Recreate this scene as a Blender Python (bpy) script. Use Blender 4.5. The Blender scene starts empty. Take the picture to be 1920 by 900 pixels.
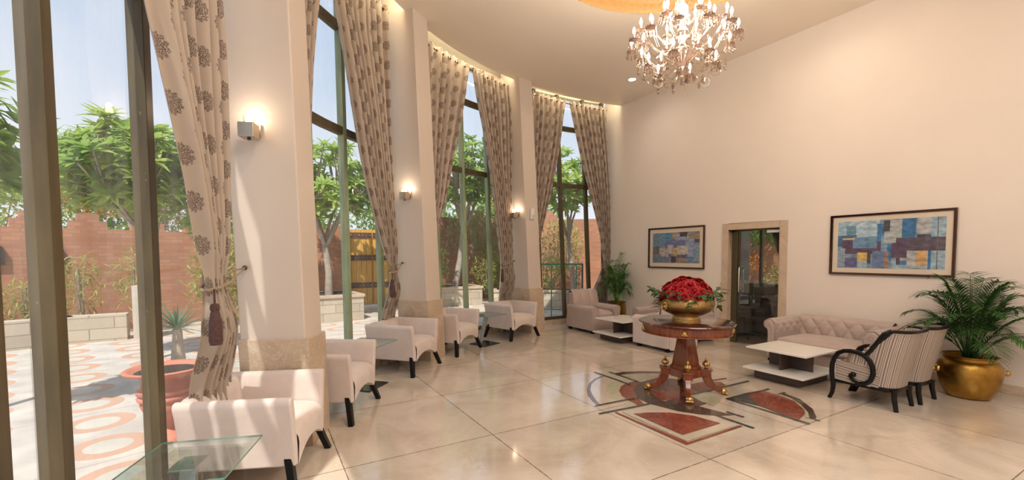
import bpy, bmesh, math, random
from math import sin, cos, pi, radians as R_, degrees as D_, hypot, atan2, sqrt
from mathutils import Vector, Matrix, Euler, Quaternion

scene = bpy.context.scene
col = scene.collection
# ---------------------------------------------------------------- camera
cam_data = bpy.data.cameras.new('camera')
cam = bpy.data.objects.new('camera', cam_data)
col.objects.link(cam)
cam_data.sensor_width = 36.0
cam_data.lens = 829.118 / 1920 * 36.0
cam_data.shift_x = 0.0
cam_data.shift_y = (518.876 - 450) / 1920
cam_data.clip_start = 0.05
cam_data.clip_end = 300
_yaw, _pitch, _roll = 0.5191528, -0.0494024, -0.00349066
_f = Vector((sin(_yaw) * cos(_pitch), cos(_yaw) * cos(_pitch), sin(_pitch)))
_r = Vector((cos(_yaw), -sin(_yaw), 0)); _u = _r.cross(_f)
_r2 = _r * cos(_roll) + _u * sin(_roll); _u2 = -_r * sin(_roll) + _u * cos(_roll)
cam.matrix_world = Matrix(((_r2.x, _u2.x, -_f.x, 0), (_r2.y, _u2.y, -_f.y, 0), (_r2.z, _u2.z, -_f.z, 1.5), (0, 0, 0, 1)))
scene.camera = cam
# ---------------------------------------------------------------- view
scene.view_settings.view_transform = 'Standard'
scene.view_settings.look = 'None'
scene.view_settings.exposure = 0.26
scene.view_settings.gamma = 1.0
scene.view_settings.use_curve_mapping = False
# ---------------------------------------------------------------- sky
world = bpy.data.worlds.new('sky'); scene.world = world
world.use_nodes = True
wn = world.node_tree.nodes; wl = world.node_tree.links
for n_ in list(wn): wn.remove(n_)
w_out = wn.new('ShaderNodeOutputWorld'); w_bg = wn.new('ShaderNodeBackground')
w_tc = wn.new('ShaderNodeTexCoord'); w_sep = wn.new('ShaderNodeSeparateXYZ'); w_ramp = wn.new('ShaderNodeValToRGB')
w_noise = wn.new('ShaderNodeTexNoise'); w_mix = wn.new('ShaderNodeMix'); w_mix.data_type = 'RGBA'
w_noise.inputs['Scale'].default_value = 3.0; w_noise.inputs['Detail'].default_value = 6
w_cr = wn.new('ShaderNodeValToRGB'); w_cr.color_ramp.elements[0].position = 0.45; w_cr.color_ramp.elements[1].position = 0.75
w_cr.color_ramp.elements[0].color = (0, 0, 0, 1); w_cr.color_ramp.elements[1].color = (0.6, 0.6, 0.6, 1)
w_ramp.color_ramp.elements[0].position = 0.0; w_ramp.color_ramp.elements[0].color = (0.92, 0.95, 1.0, 1)
w_ramp.color_ramp.elements[1].position = 0.6; w_ramp.color_ramp.elements[1].color = (0.40, 0.56, 0.82, 1)
wl.new(w_tc.outputs['Generated'], w_sep.inputs[0]); wl.new(w_sep.outputs['Z'], w_ramp.inputs[0])
wl.new(w_tc.outputs['Generated'], w_noise.inputs['Vector']); wl.new(w_noise.outputs[0], w_cr.inputs[0])
wl.new(w_cr.outputs[0], w_mix.inputs[0]); wl.new(w_ramp.outputs[0], w_mix.inputs[6]); w_mix.inputs[7].default_value = (0.95, 0.97, 1.0, 1)
wl.new(w_mix.outputs[2], w_bg.inputs[0]); w_bg.inputs[1].default_value = 0.88
wl.new(w_bg.outputs[0], w_out.inputs[0])
# ---------------------------------------------------------------- sun
def lamp(name, kind, loc, energy, color=(1, 1, 1), size=0.1, size_y=None, target=None, spread=None, angle=None):
    d = bpy.data.lights.new(name, kind); d.energy = energy; d.color = color
    if kind == 'AREA':
        d.size = size
        if size_y: d.shape = 'RECTANGLE'; d.size_y = size_y
        if spread: d.spread = spread
    elif kind == 'SUN': d.angle = angle or 0.01
    else: d.shadow_soft_size = size
    o = bpy.data.objects.new(name, d); col.objects.link(o); o.location = loc
    if target is not None:
        o.rotation_euler = (Vector(target) - Vector(loc)).to_track_quat('-Z', 'Y').to_euler()
    return o
SUN_DIR = Vector((-0.52, -0.84, 1.55)).normalized()      # towards the sun
lamp('sun', 'SUN', SUN_DIR * 40, 4.5, (1.0, 0.94, 0.85), target=(0, 0, 0), angle=0.012)
# large unseen fill lamp added under the ceiling behind the camera to brighten the hall
WARM = (1.0, 0.87, 0.73)
lamp('hall_fill_light', 'AREA', (1.9, -1.3, 4.6), 145, (1.0, 0.94, 0.88), 4.4, 2.4, target=(1.9, -1.0, 0))
# ---------------------------------------------------------------- helpers
def setp(o, label=None, cat=None, group=None, kind=None):
    if label: o['label'] = label
    if cat: o['category'] = cat
    if group: o['group'] = group
    if kind: o['kind'] = kind
    return o
def thing(name, label, cat, loc=(0, 0, 0), rz=0.0, group=None, kind=None):
    o = bpy.data.objects.new(name, None); col.objects.link(o)
    o.empty_display_size = 0.1
    o.location = loc; o.rotation_euler = (0, 0, rz)
    return setp(o, label, cat, group, kind)
def link(name, me, mats, parent=None):
    o = bpy.data.objects.new(name, me); col.objects.link(o)
    if not isinstance(mats, (list, tuple)): mats = [mats]
    for m in mats: me.materials.append(m)
    if parent is not None: o.parent = parent
    return o
def dup(root, loc=None, rz=None, label=None, group=None, name=None):
    def cp(o, par):
        c = o.copy(); col.objects.link(c)
        if par is not None:
            c.parent = par; c.matrix_parent_inverse = o.matrix_parent_inverse.copy()
        for ch in [x for x in KIDS.get(o.name, ())]: cp(ch, c)
        return c
    global KIDS
    KIDS = {}
    for x in col.objects:
        if x.parent: KIDS.setdefault(x.parent.name, []).append(x)
    r = cp(root, None)
    if loc is not None: r.location = loc
    if rz is not None: r.rotation_euler = (0, 0, rz)
    if label: r['label'] = label
    if group: r['group'] = group
    return r
class MB:
    """collects geometry for ONE mesh"""
    def __init__(s): s.v = []; s.f = []; s.m = []; s.uv = None
    def add(s, vs, fs, mi=0):
        b = len(s.v); s.v.extend([tuple(v) for v in vs]); s.f.extend([tuple(b + i for i in f) for f in fs]); s.m.extend([mi] * len(fs)); return s
    def box(s, x0, x1, y0, y1, z0, z1, mi=0, M=None):
        vs = [Vector(p) for p in ((x0, y0, z0), (x1, y0, z0), (x1, y1, z0), (x0, y1, z0), (x0, y0, z1), (x1, y0, z1), (x1, y1, z1), (x0, y1, z1))]
        if M is not None: vs = [M @ v for v in vs]
        return s.add(vs, [(0, 3, 2, 1), (4, 5, 6, 7), (0, 1, 5, 4), (1, 2, 6, 5), (2, 3, 7, 6), (3, 0, 4, 7)], mi)
    def hexa(s, bot, top, mi=0):
        n = len(bot)
        fs = [tuple(reversed(range(n))), tuple(range(n, 2 * n))]
        fs += [(i, (i + 1) % n, n + (i + 1) % n, n + i) for i in range(n)]
        return s.add(list(bot) + list(top), fs, mi)
    def prism(s, poly, z0, z1, mi=0, M=None):
        b = [Vector((p[0], p[1], z0)) for p in poly]; t = [Vector((p[0], p[1], z1)) for p in poly]
        if M is not None: b = [M @ v for v in b]; t = [M @ v for v in t]
        return s.hexa(b, t, mi)
    def lathe(s, prof, seg=32, c=(0, 0, 0), mi=0, M=None, cap=True):
        vs = []
        for r, z in prof:
            for k in range(seg):
                a = 2 * pi * k / seg; vs.append(Vector((r * cos(a), r * sin(a), z)))
        if M is not None: vs = [M @ v for v in vs]
        vs = [v + Vector(c) for v in vs]
        fs = []; n = len(prof)
        for i in range(n - 1):
            for k in range(seg):
                k2 = (k + 1) % seg; fs.append((i * seg + k, i * seg + k2, (i + 1) * seg + k2, (i + 1) * seg + k))
        if cap:
            if prof[0][0] > 1e-5: fs.append(tuple(reversed(range(seg))))
            if prof[-1][0] > 1e-5: fs.append(tuple(range((n - 1) * seg, n * seg)))
        return s.add(vs, fs, mi)
    def tube(s, pts, rad, seg=8, mi=0, flat=1.0):
        pts = [Vector(p) for p in pts]; n = len(pts)
        if not isinstance(rad, (list, tuple)): rad = [rad] * n
        vs = []; up = None
        for i, p in enumerate(pts):
            t = (pts[min(i + 1, n - 1)] - pts[max(i - 1, 0)]).normalized()
            if up is None:
                up = Vector((0, 0, 1)) if abs(t.z) < 0.9 else Vector((1, 0, 0))
            a = up - t * up.dot(t)
            if a.length < 1e-4: a = t.orthogonal()
            a.normalize(); b = t.cross(a); up = a
            for k in range(seg):
                q = 2 * pi * k / seg; vs.append(p + (a * cos(q) + b * sin(q) * flat) * rad[i])
        fs = []
        for i in range(n - 1):
            for k in range(seg):
                k2 = (k + 1) % seg; fs.append((i * seg + k, i * seg + k2, (i + 1) * seg + k2, (i + 1) * seg + k))
        fs.append(tuple(reversed(range(seg)))); fs.append(tuple(range((n - 1) * seg, n * seg)))
        return s.add(vs, fs, mi)
    def sphere(s, c, r, seg=12, rings=8, mi=0, sc=(1, 1, 1)):
        prof = [(max(r * sin(pi * i / rings), 1e-4), -r * cos(pi * i / rings)) for i in range(rings + 1)]
        M = Matrix.Diagonal((*sc, 1))
        return s.lathe(prof, seg, c, mi, M, cap=False)
    def grid(s, fn, nu, nv, mi=0, closeu=False):
        vs = [fn(i / (nu if closeu else nu - 1), j / (nv - 1)) for j in range(nv) for i in range(nu)]
        fs = []
        for j in range(nv - 1):
            for i in range(nu if closeu else nu - 1):
                i2 = (i + 1) % nu; fs.append((j * nu + i, j * nu + i2, (j + 1) * nu + i2, (j + 1) * nu + i))
        return s.add(vs, fs, mi)
    def build(s, name, mats, parent=None, smooth=False, bevel=0, seg=2, angle=35, subsurf=0):
        me = bpy.data.meshes.new(name); me.from_pydata(s.v, [], s.f)
        for p_, m_ in zip(me.polygons, s.m): p_.material_index = m_
        if smooth or bevel:
            bm = bmesh.new(); bm.from_mesh(me); bmesh.ops.remove_doubles(bm, verts=bm.verts, dist=1e-5)
            bmesh.ops.recalc_face_normals(bm, faces=bm.faces)
            lim = R_(angle)
            for e in bm.edges:
                e.smooth = len(e.link_faces) != 2 or e.calc_face_angle(0) < lim
            for f_ in bm.faces: f_.smooth = True
            bm.to_mesh(me); bm.free()
        o = link(name, me, mats, parent)
        if bevel:
            b = o.modifiers.new('bevel', 'BEVEL'); b.width = bevel; b.segments = seg; b.limit_method = 'ANGLE'; b.angle_limit = R_(angle); b.harden_normals = True
        if subsurf:
            b = o.modifiers.new('sub', 'SUBSURF'); b.levels = subsurf; b.render_levels = subsurf
        return o
# ---------------------------------------------------------------- materials
def nt(m):
    m.use_nodes = True; t = m.node_tree
    return t, t.nodes, t.links, t.nodes['Principled BSDF']
def mat(name, color, rough=0.5, metal=0.0, var=0.0, vscale=4.0, bump=0.0, bscale=40.0, emit=None, estr=0, spec=0.5, sheen=0, coat=0, trans=0, detail=4, stretch=None, color2=None, subs=0):
    m = bpy.data.materials.new(name); t, N, L, P = nt(m)
    P.inputs['Base Color'].default_value = (*color, 1); P.inputs['Roughness'].default_value = rough; P.inputs['Metallic'].default_value = metal
    P.inputs['Specular IOR Level'].default_value = spec
    if sheen: P.inputs['Sheen Weight'].default_value = sheen; P.inputs['Sheen Roughness'].default_value = 0.4
    if coat: P.inputs['Coat Weight'].default_value = coat; P.inputs['Coat Roughness'].default_value = 0.08
    if emit: P.inputs['Emission Color'].default_value = (*emit, 1); P.inputs['Emission Strength'].default_value = estr
    tc = None
    if var or bump or color2:
        tc = N.new('ShaderNodeTexCoord'); mp = N.new('ShaderNodeMapping'); L.new(tc.outputs['Object'], mp.inputs[0])
        if stretch: mp.inputs['Scale'].default_value = stretch
    if var or color2:
        nz = N.new('ShaderNodeTexNoise'); nz.inputs['Scale'].default_value = vscale; nz.inputs['Detail'].default_value = detail; nz.inputs['Roughness'].default_value = 0.6
        L.new(mp.outputs[0], nz.inputs['Vector'])
        rp = N.new('ShaderNodeValToRGB'); rp.color_ramp.elements[0].position = 0.3; rp.color_ramp.elements[1].position = 0.7
        c2 = color2 if color2 else tuple(min(1, c * (1 + var)) for c in color)
        c1 = color if color2 else tuple(c * (1 - var) for c in color)
        rp.color_ramp.elements[0].color = (*c1, 1); rp.color_ramp.elements[1].color = (*c2, 1)
        L.new(nz.outputs[0], rp.inputs[0]); L.new(rp.outputs[0], P.inputs['Base Color'])
    if bump:
        nb = N.new('ShaderNodeTexNoise'); nb.inputs['Scale'].default_value = bscale; nb.inputs['Detail'].default_value = 3
        L.new(mp.outputs[0], nb.inputs['Vector']); bp = N.new('ShaderNodeBump'); bp.inputs['Strength'].default_value = bump; bp.inputs['Distance'].default_value = 0.01
        L.new(nb.outputs[0], bp.inputs['Height']); L.new(bp.outputs[0], P.inputs['Normal'])
    return m
def leaf_mat(name, c1, c2, vscale=3.0, tr=0.35):
    m = bpy.data.materials.new(name); t, N, L, P = nt(m)
    out = N['Material Output']
    tc = N.new('ShaderNodeTexCoord'); nz = N.new('ShaderNodeTexNoise'); nz.inputs['Scale'].default_value = vscale; nz.inputs['Detail'].default_value = 3
    L.new(tc.outputs['Object'], nz.inputs['Vector'])
    rp = N.new('ShaderNodeValToRGB'); rp.color_ramp.elements[0].position = 0.35; rp.color_ramp.elements[1].position = 0.65
    rp.color_ramp.elements[0].color = (*c1, 1); rp.color_ramp.elements[1].color = (*c2, 1)
    L.new(nz.outputs[0], rp.inputs[0]); L.new(rp.outputs[0], P.inputs['Base Color'])
    P.inputs['Roughness'].default_value = 0.45
    tl = N.new('ShaderNodeBsdfTranslucent'); L.new(rp.outputs[0], tl.inputs[0])
    mx = N.new('ShaderNodeMixShader'); mx.inputs[0].default_value = tr
    L.new(P.outputs[0], mx.inputs[1]); L.new(tl.outputs[0], mx.inputs[2]); L.new(mx.outputs[0], out.inputs[0])
    return m
def math_n(N, L, op, a, b=None, c=None):
    n = N.new('ShaderNodeMath'); n.operation = op
    for i, v in enumerate((a, b, c)):
        if v is None: continue
        if isinstance(v, (int, float)): n.inputs[i].default_value = v
        else: L.new(v, n.inputs[i])
    return n.outputs[0]
def thin_glass(name, tint=(0.97, 0.99, 0.98), refl=0.06, dust=0.0, rough=0.0, dust_col=(0.9, 0.92, 0.95)):
    """a thin sheet: sees through, mirrors at grazing angles, a film of dust"""
    m = bpy.data.materials.new(name); t, N, L, P = nt(m); out = N['Material Output']; N.remove(P)
    tr = N.new('ShaderNodeBsdfTransparent'); tr.inputs[0].default_value = (*tint, 1)
    gl = N.new('ShaderNodeBsdfGlossy'); gl.inputs['Roughness'].default_value = rough
    fr = N.new('ShaderNodeLayerWeight'); fr.inputs[0].default_value = 0.5
    fc = math_n(N, L, 'ADD', refl * 0.75, math_n(N, L, 'MULTIPLY', math_n(N, L, 'POWER', fr.outputs['Facing'], 4.0), 0.75))
    mx = N.new('ShaderNodeMixShader'); L.new(fc, mx.inputs[0]); L.new(tr.outputs[0], mx.inputs[1]); L.new(gl.outputs[0], mx.inputs[2])
    last = mx
    if dust:
        df = N.new('ShaderNodeBsdfDiffuse'); df.inputs[0].default_value = (*dust_col, 1)
        dt = N.new('ShaderNodeBsdfTranslucent'); dt.inputs[0].default_value = (*dust_col, 1)
        dm = N.new('ShaderNodeMixShader'); dm.inputs[0].default_value = 0.5; L.new(df.outputs[0], dm.inputs[1]); L.new(dt.outputs[0], dm.inputs[2])
        tc = N.new('ShaderNodeTexCoord'); mp = N.new('ShaderNodeMapping'); mp.inputs['Scale'].default_value = (7, 7, 0.8)
        nz = N.new('ShaderNodeTexNoise'); nz.inputs['Scale'].default_value = 2.0; nz.inputs['Detail'].default_value = 5
        L.new(tc.outputs['Object'], mp.inputs[0]); L.new(mp.outputs[0], nz.inputs['Vector'])
        mr = N.new('ShaderNodeMapRange'); mr.inputs[1].default_value = 0.3; mr.inputs[2].default_value = 0.8; mr.inputs[3].default_value = dust * 0.3; mr.inputs[4].default_value = dust * 2
        L.new(nz.outputs[0], mr.inputs[0])
        m2 = N.new('ShaderNodeMixShader'); L.new(mr.outputs[0], m2.inputs[0]); L.new(mx.outputs[0], m2.inputs[1]); L.new(dm.outputs[0], m2.inputs[2]); last = m2
    L.new(last.outputs[0], out.inputs[0])
    return m
M = {}
M['wall'] = mat('cream_paint', (0.78, 0.70, 0.625), 0.55, var=0.03, vscale=0.8, bump=0.05, bscale=60)
M['ceiling'] = mat('ceiling_paint', (0.89, 0.79, 0.68), 0.42, var=0.02, vscale=0.5)
M['pier'] = mat('pier_paint', (0.63, 0.545, 0.47), 0.38, var=0.02, vscale=1.0)
M['black_wood'] = mat('black_lacquer_wood', (0.007, 0.006, 0.006), 0.28, var=0.2, vscale=10, spec=0.22)
M['fabric'] = mat('beige_velvet', (0.64, 0.545, 0.495), 0.85, var=0.07, vscale=5, bump=0.25, bscale=260, sheen=0.35)
M['fabric_mauve'] = mat('mauve_velvet', (0.46, 0.36, 0.315), 0.82, var=0.08, vscale=5, bump=0.25, bscale=240, sheen=0.4)
M['white_lam'] = mat('white_laminate', (0.80, 0.77, 0.72), 0.25, var=0.03, vscale=6)
M['wenge'] = mat('dark_wood_laminate', (0.055, 0.035, 0.028), 0.4, color2=(0.10, 0.065, 0.05), vscale=9, stretch=(1, 1, 9))
M['mahogany'] = mat('polished_mahogany', (0.12, 0.024, 0.009), 0.18, color2=(0.26, 0.062, 0.018), vscale=6, stretch=(3, 3, 0.7), coat=0.6)
M['mahogany_dark'] = mat('dark_mahogany', (0.05, 0.013, 0.009), 0.12, color2=(0.11, 0.03, 0.018), vscale=7, coat=0.8)
M['gilt'] = mat('gilt_brass', (0.62, 0.40, 0.14), 0.28, 1.0, var=0.2, vscale=20, bump=0.3, bscale=80)
M['brass_bowl'] = mat('hammered_brass', (0.50, 0.33, 0.13), 0.27, 1.0, var=0.25, vscale=14, bump=0.55, bscale=95)
M['brass_pot'] = mat('aged_brass', (0.42, 0.24, 0.055), 0.3, 1.0, var=0.3, vscale=5, bump=0.12, bscale=25)
M['chrome'] = mat('brushed_chrome', (0.75, 0.74, 0.72), 0.2, 1.0)
M['steel'] = mat('sconce_steel', (0.55, 0.47, 0.38), 0.3, 1.0)
M['soil'] = mat('soil', (0.03, 0.02, 0.012), 0.95, bump=0.6, bscale=40)
M['black_plastic'] = mat('black_plastic', (0.02, 0.02, 0.022), 0.4)
M['black_leather'] = mat('black_leather', (0.022, 0.02, 0.02), 0.35, bump=0.2, bscale=120)
M['white_plastic'] = mat('white_plastic', (0.8, 0.8, 0.78), 0.4)
M['bulb'] = mat('lit_bulb', (1, 0.9, 0.75), 0.3, emit=(1.0, 0.84, 0.62), estr=14)
M['spot'] = mat('lit_downlight', (1, 0.9, 0.8), 0.3, emit=(1.0, 0.88, 0.72), estr=12)
M['led'] = mat('led_strip', (1, 0.9, 0.7), 0.5, emit=(1.0, 0.86, 0.58), estr=30)
M['glass_green'] = thin_glass('clear_table_glass', (0.93, 0.98, 0.965), 0.16, dust=0.02)
M['glass_edge'] = mat('glass_edge_green', (0.12, 0.30, 0.24), 0.08, spec=0.8)
M['pane'] = thin_glass('dusty_hazy_window_glass', (0.98, 0.99, 0.99), 0.03, dust=0.055)  # dust film also carries painted haze that brightens the view outside
M['door_glass'] = thin_glass('door_glass', (0.84, 0.84, 0.80), 0.10, dust=0.01)
M['crystal'] = thin_glass('crystal', (0.97, 0.94, 0.90), 0.10, rough=0.05)
M['crystal_amber'] = mat('smoky_crystal', (0.62, 0.45, 0.38), 0.12, 0.0, var=0.4, vscale=30, spec=1.0, coat=0.6)
# marble floor: cream slabs, fine veins, dark joints in a square grid
def floor_mat():
    m = bpy.data.materials.new('cream_marble_floor'); t, N, L, P = nt(m)
    tc = N.new('ShaderNodeTexCoord'); sp = N.new('ShaderNodeSeparateXYZ'); L.new(tc.outputs['Object'], sp.inputs[0])
    nz = N.new('ShaderNodeTexNoise'); nz.inputs['Scale'].default_value = 1.3; nz.inputs['Detail'].default_value = 8; nz.inputs['Roughness'].default_value = 0.62; nz.inputs['Distortion'].default_value = 0.8
    L.new(tc.outputs['Object'], nz.inputs['Vector'])
    rp = N.new('ShaderNodeValToRGB'); e = rp.color_ramp.elements
    e[0].position = 0.30; e[0].color = (0.50, 0.41, 0.325, 1); e[1].position = 0.72; e[1].color = (0.72, 0.64, 0.54, 1)
    L.new(nz.outputs[0], rp.inputs[0])
    vn = N.new('ShaderNodeTexNoise'); vn.inputs['Scale'].default_value = 1.6; vn.inputs['Detail'].default_value = 6; vn.inputs['Distortion'].default_value = 2.2
    L.new(tc.outputs['Object'], vn.inputs['Vector'])
    vv = math_n(N, L, 'ABSOLUTE', math_n(N, L, 'SUBTRACT', vn.outputs[0], 0.5))
    vm = N.new('ShaderNodeMapRange'); vm.inputs[1].default_value = 0.0; vm.inputs[2].default_value = 0.012; vm.inputs[3].default_value = 0.35; vm.inputs[4].default_value = 0.0
    L.new(vv, vm.inputs[0])
    mx = N.new('ShaderNodeMix'); mx.data_type = 'RGBA'; L.new(vm.outputs[0], mx.inputs[0]); L.new(rp.outputs[0], mx.inputs[6]); mx.inputs[7].default_value = (0.72, 0.62, 0.52, 1)
    wob = N.new('ShaderNodeTexNoise'); wob.inputs['Scale'].default_value = 22; L.new(tc.outputs['Object'], wob.inputs['Vector'])
    def joint(axis, off, per, wdt):
        a = math_n(N, L, 'DIVIDE', math_n(N, L, 'SUBTRACT', axis, off - per * 20), per)
        fr = math_n(N, L, 'FRACT', a); d = math_n(N, L, 'MINIMUM', fr, math_n(N, L, 'SUBTRACT', 1.0, fr))
        w = math_n(N, L, 'MULTIPLY', wob.outputs[0], wdt * 2 / per)
        return math_n(N, L, 'LESS_THAN', d, w)
    j = math_n(N, L, 'MAXIMUM', joint(sp.outputs[0], 1.655, 1.175, 0.0042), joint(sp.outputs[1], 3.23, 1.195, 0.0042))
    # each slab a little different
    cx = math_n(N, L, 'FLOOR', math_n(N, L, 'DIVIDE', math_n(N, L, 'SUBTRACT', sp.outputs[0], 1.655), 1.175))
    cy = math_n(N, L, 'FLOOR', math_n(N, L, 'DIVIDE', math_n(N, L, 'SUBTRACT', sp.outputs[1], 3.23), 1.195))
    cb = N.new('ShaderNodeCombineXYZ'); L.new(cx, cb.inputs[0]); L.new(cy, cb.inputs[1])
    wn_ = N.new('ShaderNodeTexWhiteNoise'); L.new(cb.outputs[0], wn_.inputs[0])
    hv = N.new('ShaderNodeHueSaturation'); vr = N.new('ShaderNodeMapRange'); vr.inputs[3].default_value = 0.93; vr.inputs[4].default_value = 1.07
    L.new(wn_.outputs[0], vr.inputs[0]); L.new(vr.outputs[0], hv.inputs['Value']); L.new(mx.outputs[2], hv.inputs['Color'])
    m3 = N.new('ShaderNodeMix'); m3.data_type = 'RGBA'; L.new(math_n(N, L, 'MULTIPLY', j, 0.8), m3.inputs[0]); L.new(hv.outputs[0], m3.inputs[6]); m3.inputs[7].default_value = (0.10, 0.065, 0.04, 1)
    L.new(m3.outputs[2], P.inputs['Base Color'])
    rr = N.new('ShaderNodeMapRange'); rr.inputs[3].default_value = 0.05; rr.inputs[4].default_value = 0.15; L.new(nz.outputs[0], rr.inputs[0]); L.new(rr.outputs[0], P.inputs['Roughness'])
    P.inputs['Specular IOR Level'].default_value = 0.7; P.inputs['Coat Weight'].default_value = 0.35; P.inputs['Coat Roughness'].default_value = 0.1
    return m
M['floor'] = floor_mat()
def marble(name, c1, c2, rough=0.25, scale=4, vein=None):
    m = bpy.data.materials.new(name); t, N, L, P = nt(m)
    tc = N.new('ShaderNodeTexCoord'); nz = N.new('ShaderNodeTexNoise'); nz.inputs['Scale'].default_value = scale; nz.inputs['Detail'].default_value = 8; nz.inputs['Roughness'].default_value = 0.65; nz.inputs['Distortion'].default_value = 1.2
    L.new(tc.outputs['Object'], nz.inputs['Vector'])
    rp = N.new('ShaderNodeValToRGB'); e = rp.color_ramp.elements; e[0].position = 0.32; e[0].color = (*c1, 1); e[1].position = 0.68; e[1].color = (*c2, 1)
    L.new(nz.outputs[0], rp.inputs[0]); src = rp.outputs[0]
    if vein:
        vn = N.new('ShaderNodeTexNoise'); vn.inputs['Scale'].default_value = scale * 1.7; vn.inputs['Detail'].default_value = 6; vn.inputs['Distortion'].default_value = 2.5
        L.new(tc.outputs['Object'], vn.inputs['Vector']); vv = math_n(N, L, 'ABSOLUTE', math_n(N, L, 'SUBTRACT', vn.outputs[0], 0.5))
        vm = N.new('ShaderNodeMapRange'); vm.inputs[2].default_value = 0.02; vm.inputs[3].default_value = 0.6; vm.inputs[4].default_value = 0; L.new(vv, vm.inputs[0])
        mx = N.new('ShaderNodeMix'); mx.data_type = 'RGBA'; L.new(vm.outputs[0], mx.inputs[0]); L.new(src, mx.inputs[6]); mx.inputs[7].default_value = (*vein, 1); src = mx.outputs[2]
    L.new(src, P.inputs['Base Color']); P.inputs['Roughness'].default_value = rough
    return m
M['marble_beige'] = marble('beige_marble', (0.42, 0.31, 0.21), (0.60, 0.48, 0.36), 0.28, 2.5, vein=(0.7, 0.6, 0.5))
M['marble_tan'] = marble('tan_travertine', (0.50, 0.38, 0.27), (0.62, 0.50, 0.38), 0.35, 5)
M['in_red'] = marble('red_marble', (0.17, 0.035, 0.022), (0.27, 0.075, 0.045), 0.12, 3, vein=(0.36, 0.17, 0.12))
M['in_brown'] = marble('dark_emperador', (0.035, 0.022, 0.017), (0.11, 0.075, 0.055), 0.12, 14, vein=(0.22, 0.16, 0.12))
M['in_green'] = marble('pale_green_marble', (0.36, 0.38, 0.24), (0.55, 0.50, 0.37), 0.14, 5)
M['in_dkgreen'] = marble('dark_green_marble', (0.035, 0.045, 0.04), (0.08, 0.09, 0.075), 0.14, 8)
M['in_plum'] = marble('plum_marble', (0.07, 0.025, 0.028), (0.16, 0.06, 0.055), 0.12, 8, vein=(0.25, 0.17, 0.16))
M['in_grey'] = marble('lilac_grey_marble', (0.15, 0.12, 0.14), (0.24, 0.20, 0.21), 0.14, 6)
# ================================================================ room shell
CX, CY, RG, H, XW = 5.8, 1.2, 6.63, 4.72, 6.91
def PT(th, R, z=0.0, k=0.0):
    """point of the round window front: angle th, radius R; k = lean in degrees per metre"""
    a = R_(th + k * (z - 0.9)); return Vector((CX + R * cos(a), CY + R * sin(a), z))
def struct(o): o['kind'] = 'structure'; return o
def sgroup(name):
    o = bpy.data.objects.new(name, None); col.objects.link(o); o['kind'] = 'structure'; return o
def arc(R, a0, a1, n=60): return [PT(a0 + (a1 - a0) * i / n, R) for i in range(n + 1)]
TH0 = 192.0
def wall_x_angle(R): return D_(math.acos((XW - CX) / R))
fl = [(p.x, p.y) for p in arc(6.9, wall_x_angle(6.9), TH0)] + [(CX + 6.9 * cos(R_(TH0)), -3.3), (XW + 0.2, -3.3), (XW + 0.2, CY + 6.8)]
b = MB(); b.prism(fl, -0.14, 0.0); struct(b.build('floor', M['floor']))
# ceiling with the round opening of the dome
DC, DR = (3.80, 2.98), 1.62
bm = bmesh.new()
outer = [(p.x, p.y) for p in arc(6.20, wall_x_angle(6.20), TH0)] + [(CX + 6.9 * cos(R_(TH0)), -3.3), (XW + 0.2, -3.3), (XW + 0.2, CY + 6.0)]
def loop(pts):
    vs = [bm.verts.new((x, y, H)) for x, y in pts]
    return [bm.edges.new((vs[i], vs[(i + 1) % len(vs)])) for i in range(len(vs))]
ed = loop(outer) + loop([(DC[0] + DR * cos(2 * pi * i / 96), DC[1] + DR * sin(2 * pi * i / 96)) for i in range(96)])
bmesh.ops.triangle_fill(bm, use_beauty=True, edges=ed)
bmesh.ops.recalc_face_normals(bm, faces=bm.faces)
me = bpy.data.meshes.new('ceiling'); bm.to_mesh(me); bm.free()
c_ = MB(); c_.v = [tuple(v.co) for v in me.vertices]; c_.f = [tuple(p.vertices) for p in me.polygons]; c_.m = [0] * len(c_.f)
# the recess above the curtains: lip and its own ceiling
n = 60; a0, a1 = wall_x_angle(6.20), TH0
lip = arc(6.20, a0, a1, n)
c_.add([(p.x, p.y, H) for p in lip] + [(p.x, p.y, H + 0.22) for p in lip], [(i, i + 1, n + 2 + i, n + 1 + i) for i in range(n)])
o1, o2 = arc(6.20, a0, a1, n), arc(6.95, wall_x_angle(6.95) , a1, n)
c_.add([(p.x, p.y, H + 0.22) for p in o1] + [(p.x, p.y, H + 0.22) for p in o2], [(i, i + 1, n + 2 + i, n + 1 + i) for i in range(n)])
c_.add([(p.x, p.y, 4.90) for p in arc(6.72, a0, a1, n)] + [(p.x, p.y, 5.3) for p in arc(6.72, a0, a1, n)], [(i, i + 1, n + 2 + i, n + 1 + i) for i in range(n)])
struct(c_.build('ceiling', M['ceiling']))
gold = mat('gold_leaf_plaster', (0.50, 0.30, 0.11), 0.5, 0.2, var=0.12, vscale=26, bump=0.4, bscale=60)
b = MB()
prof = [(DR + 0.0, H - 0.004), (DR - 0.02, H + 0.02), (DR - 0.03, H + 0.10)]
for i in range(1, 9):
    a = i / 8 * pi / 2; prof.append((0.95 + (DR - 0.03 - 0.95) * cos(a), H + 0.10 + 0.20 * sin(a)))
prof += [(0.95, H + 0.36), (0.90, H + 0.37), (0.88, H + 0.33), (0.80, H + 0.33), (0.78, H + 0.40)]
for i in range(1, 9):
    a = i / 8 * pi / 2; prof.append((max(0.78 * cos(a), 0.001), H + 0.40 + 0.2 * sin(a)))
b.lathe(prof, 96, (DC[0], DC[1], 0), cap=False); struct(b.build('ceiling_dome', gold, smooth=True))
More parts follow.
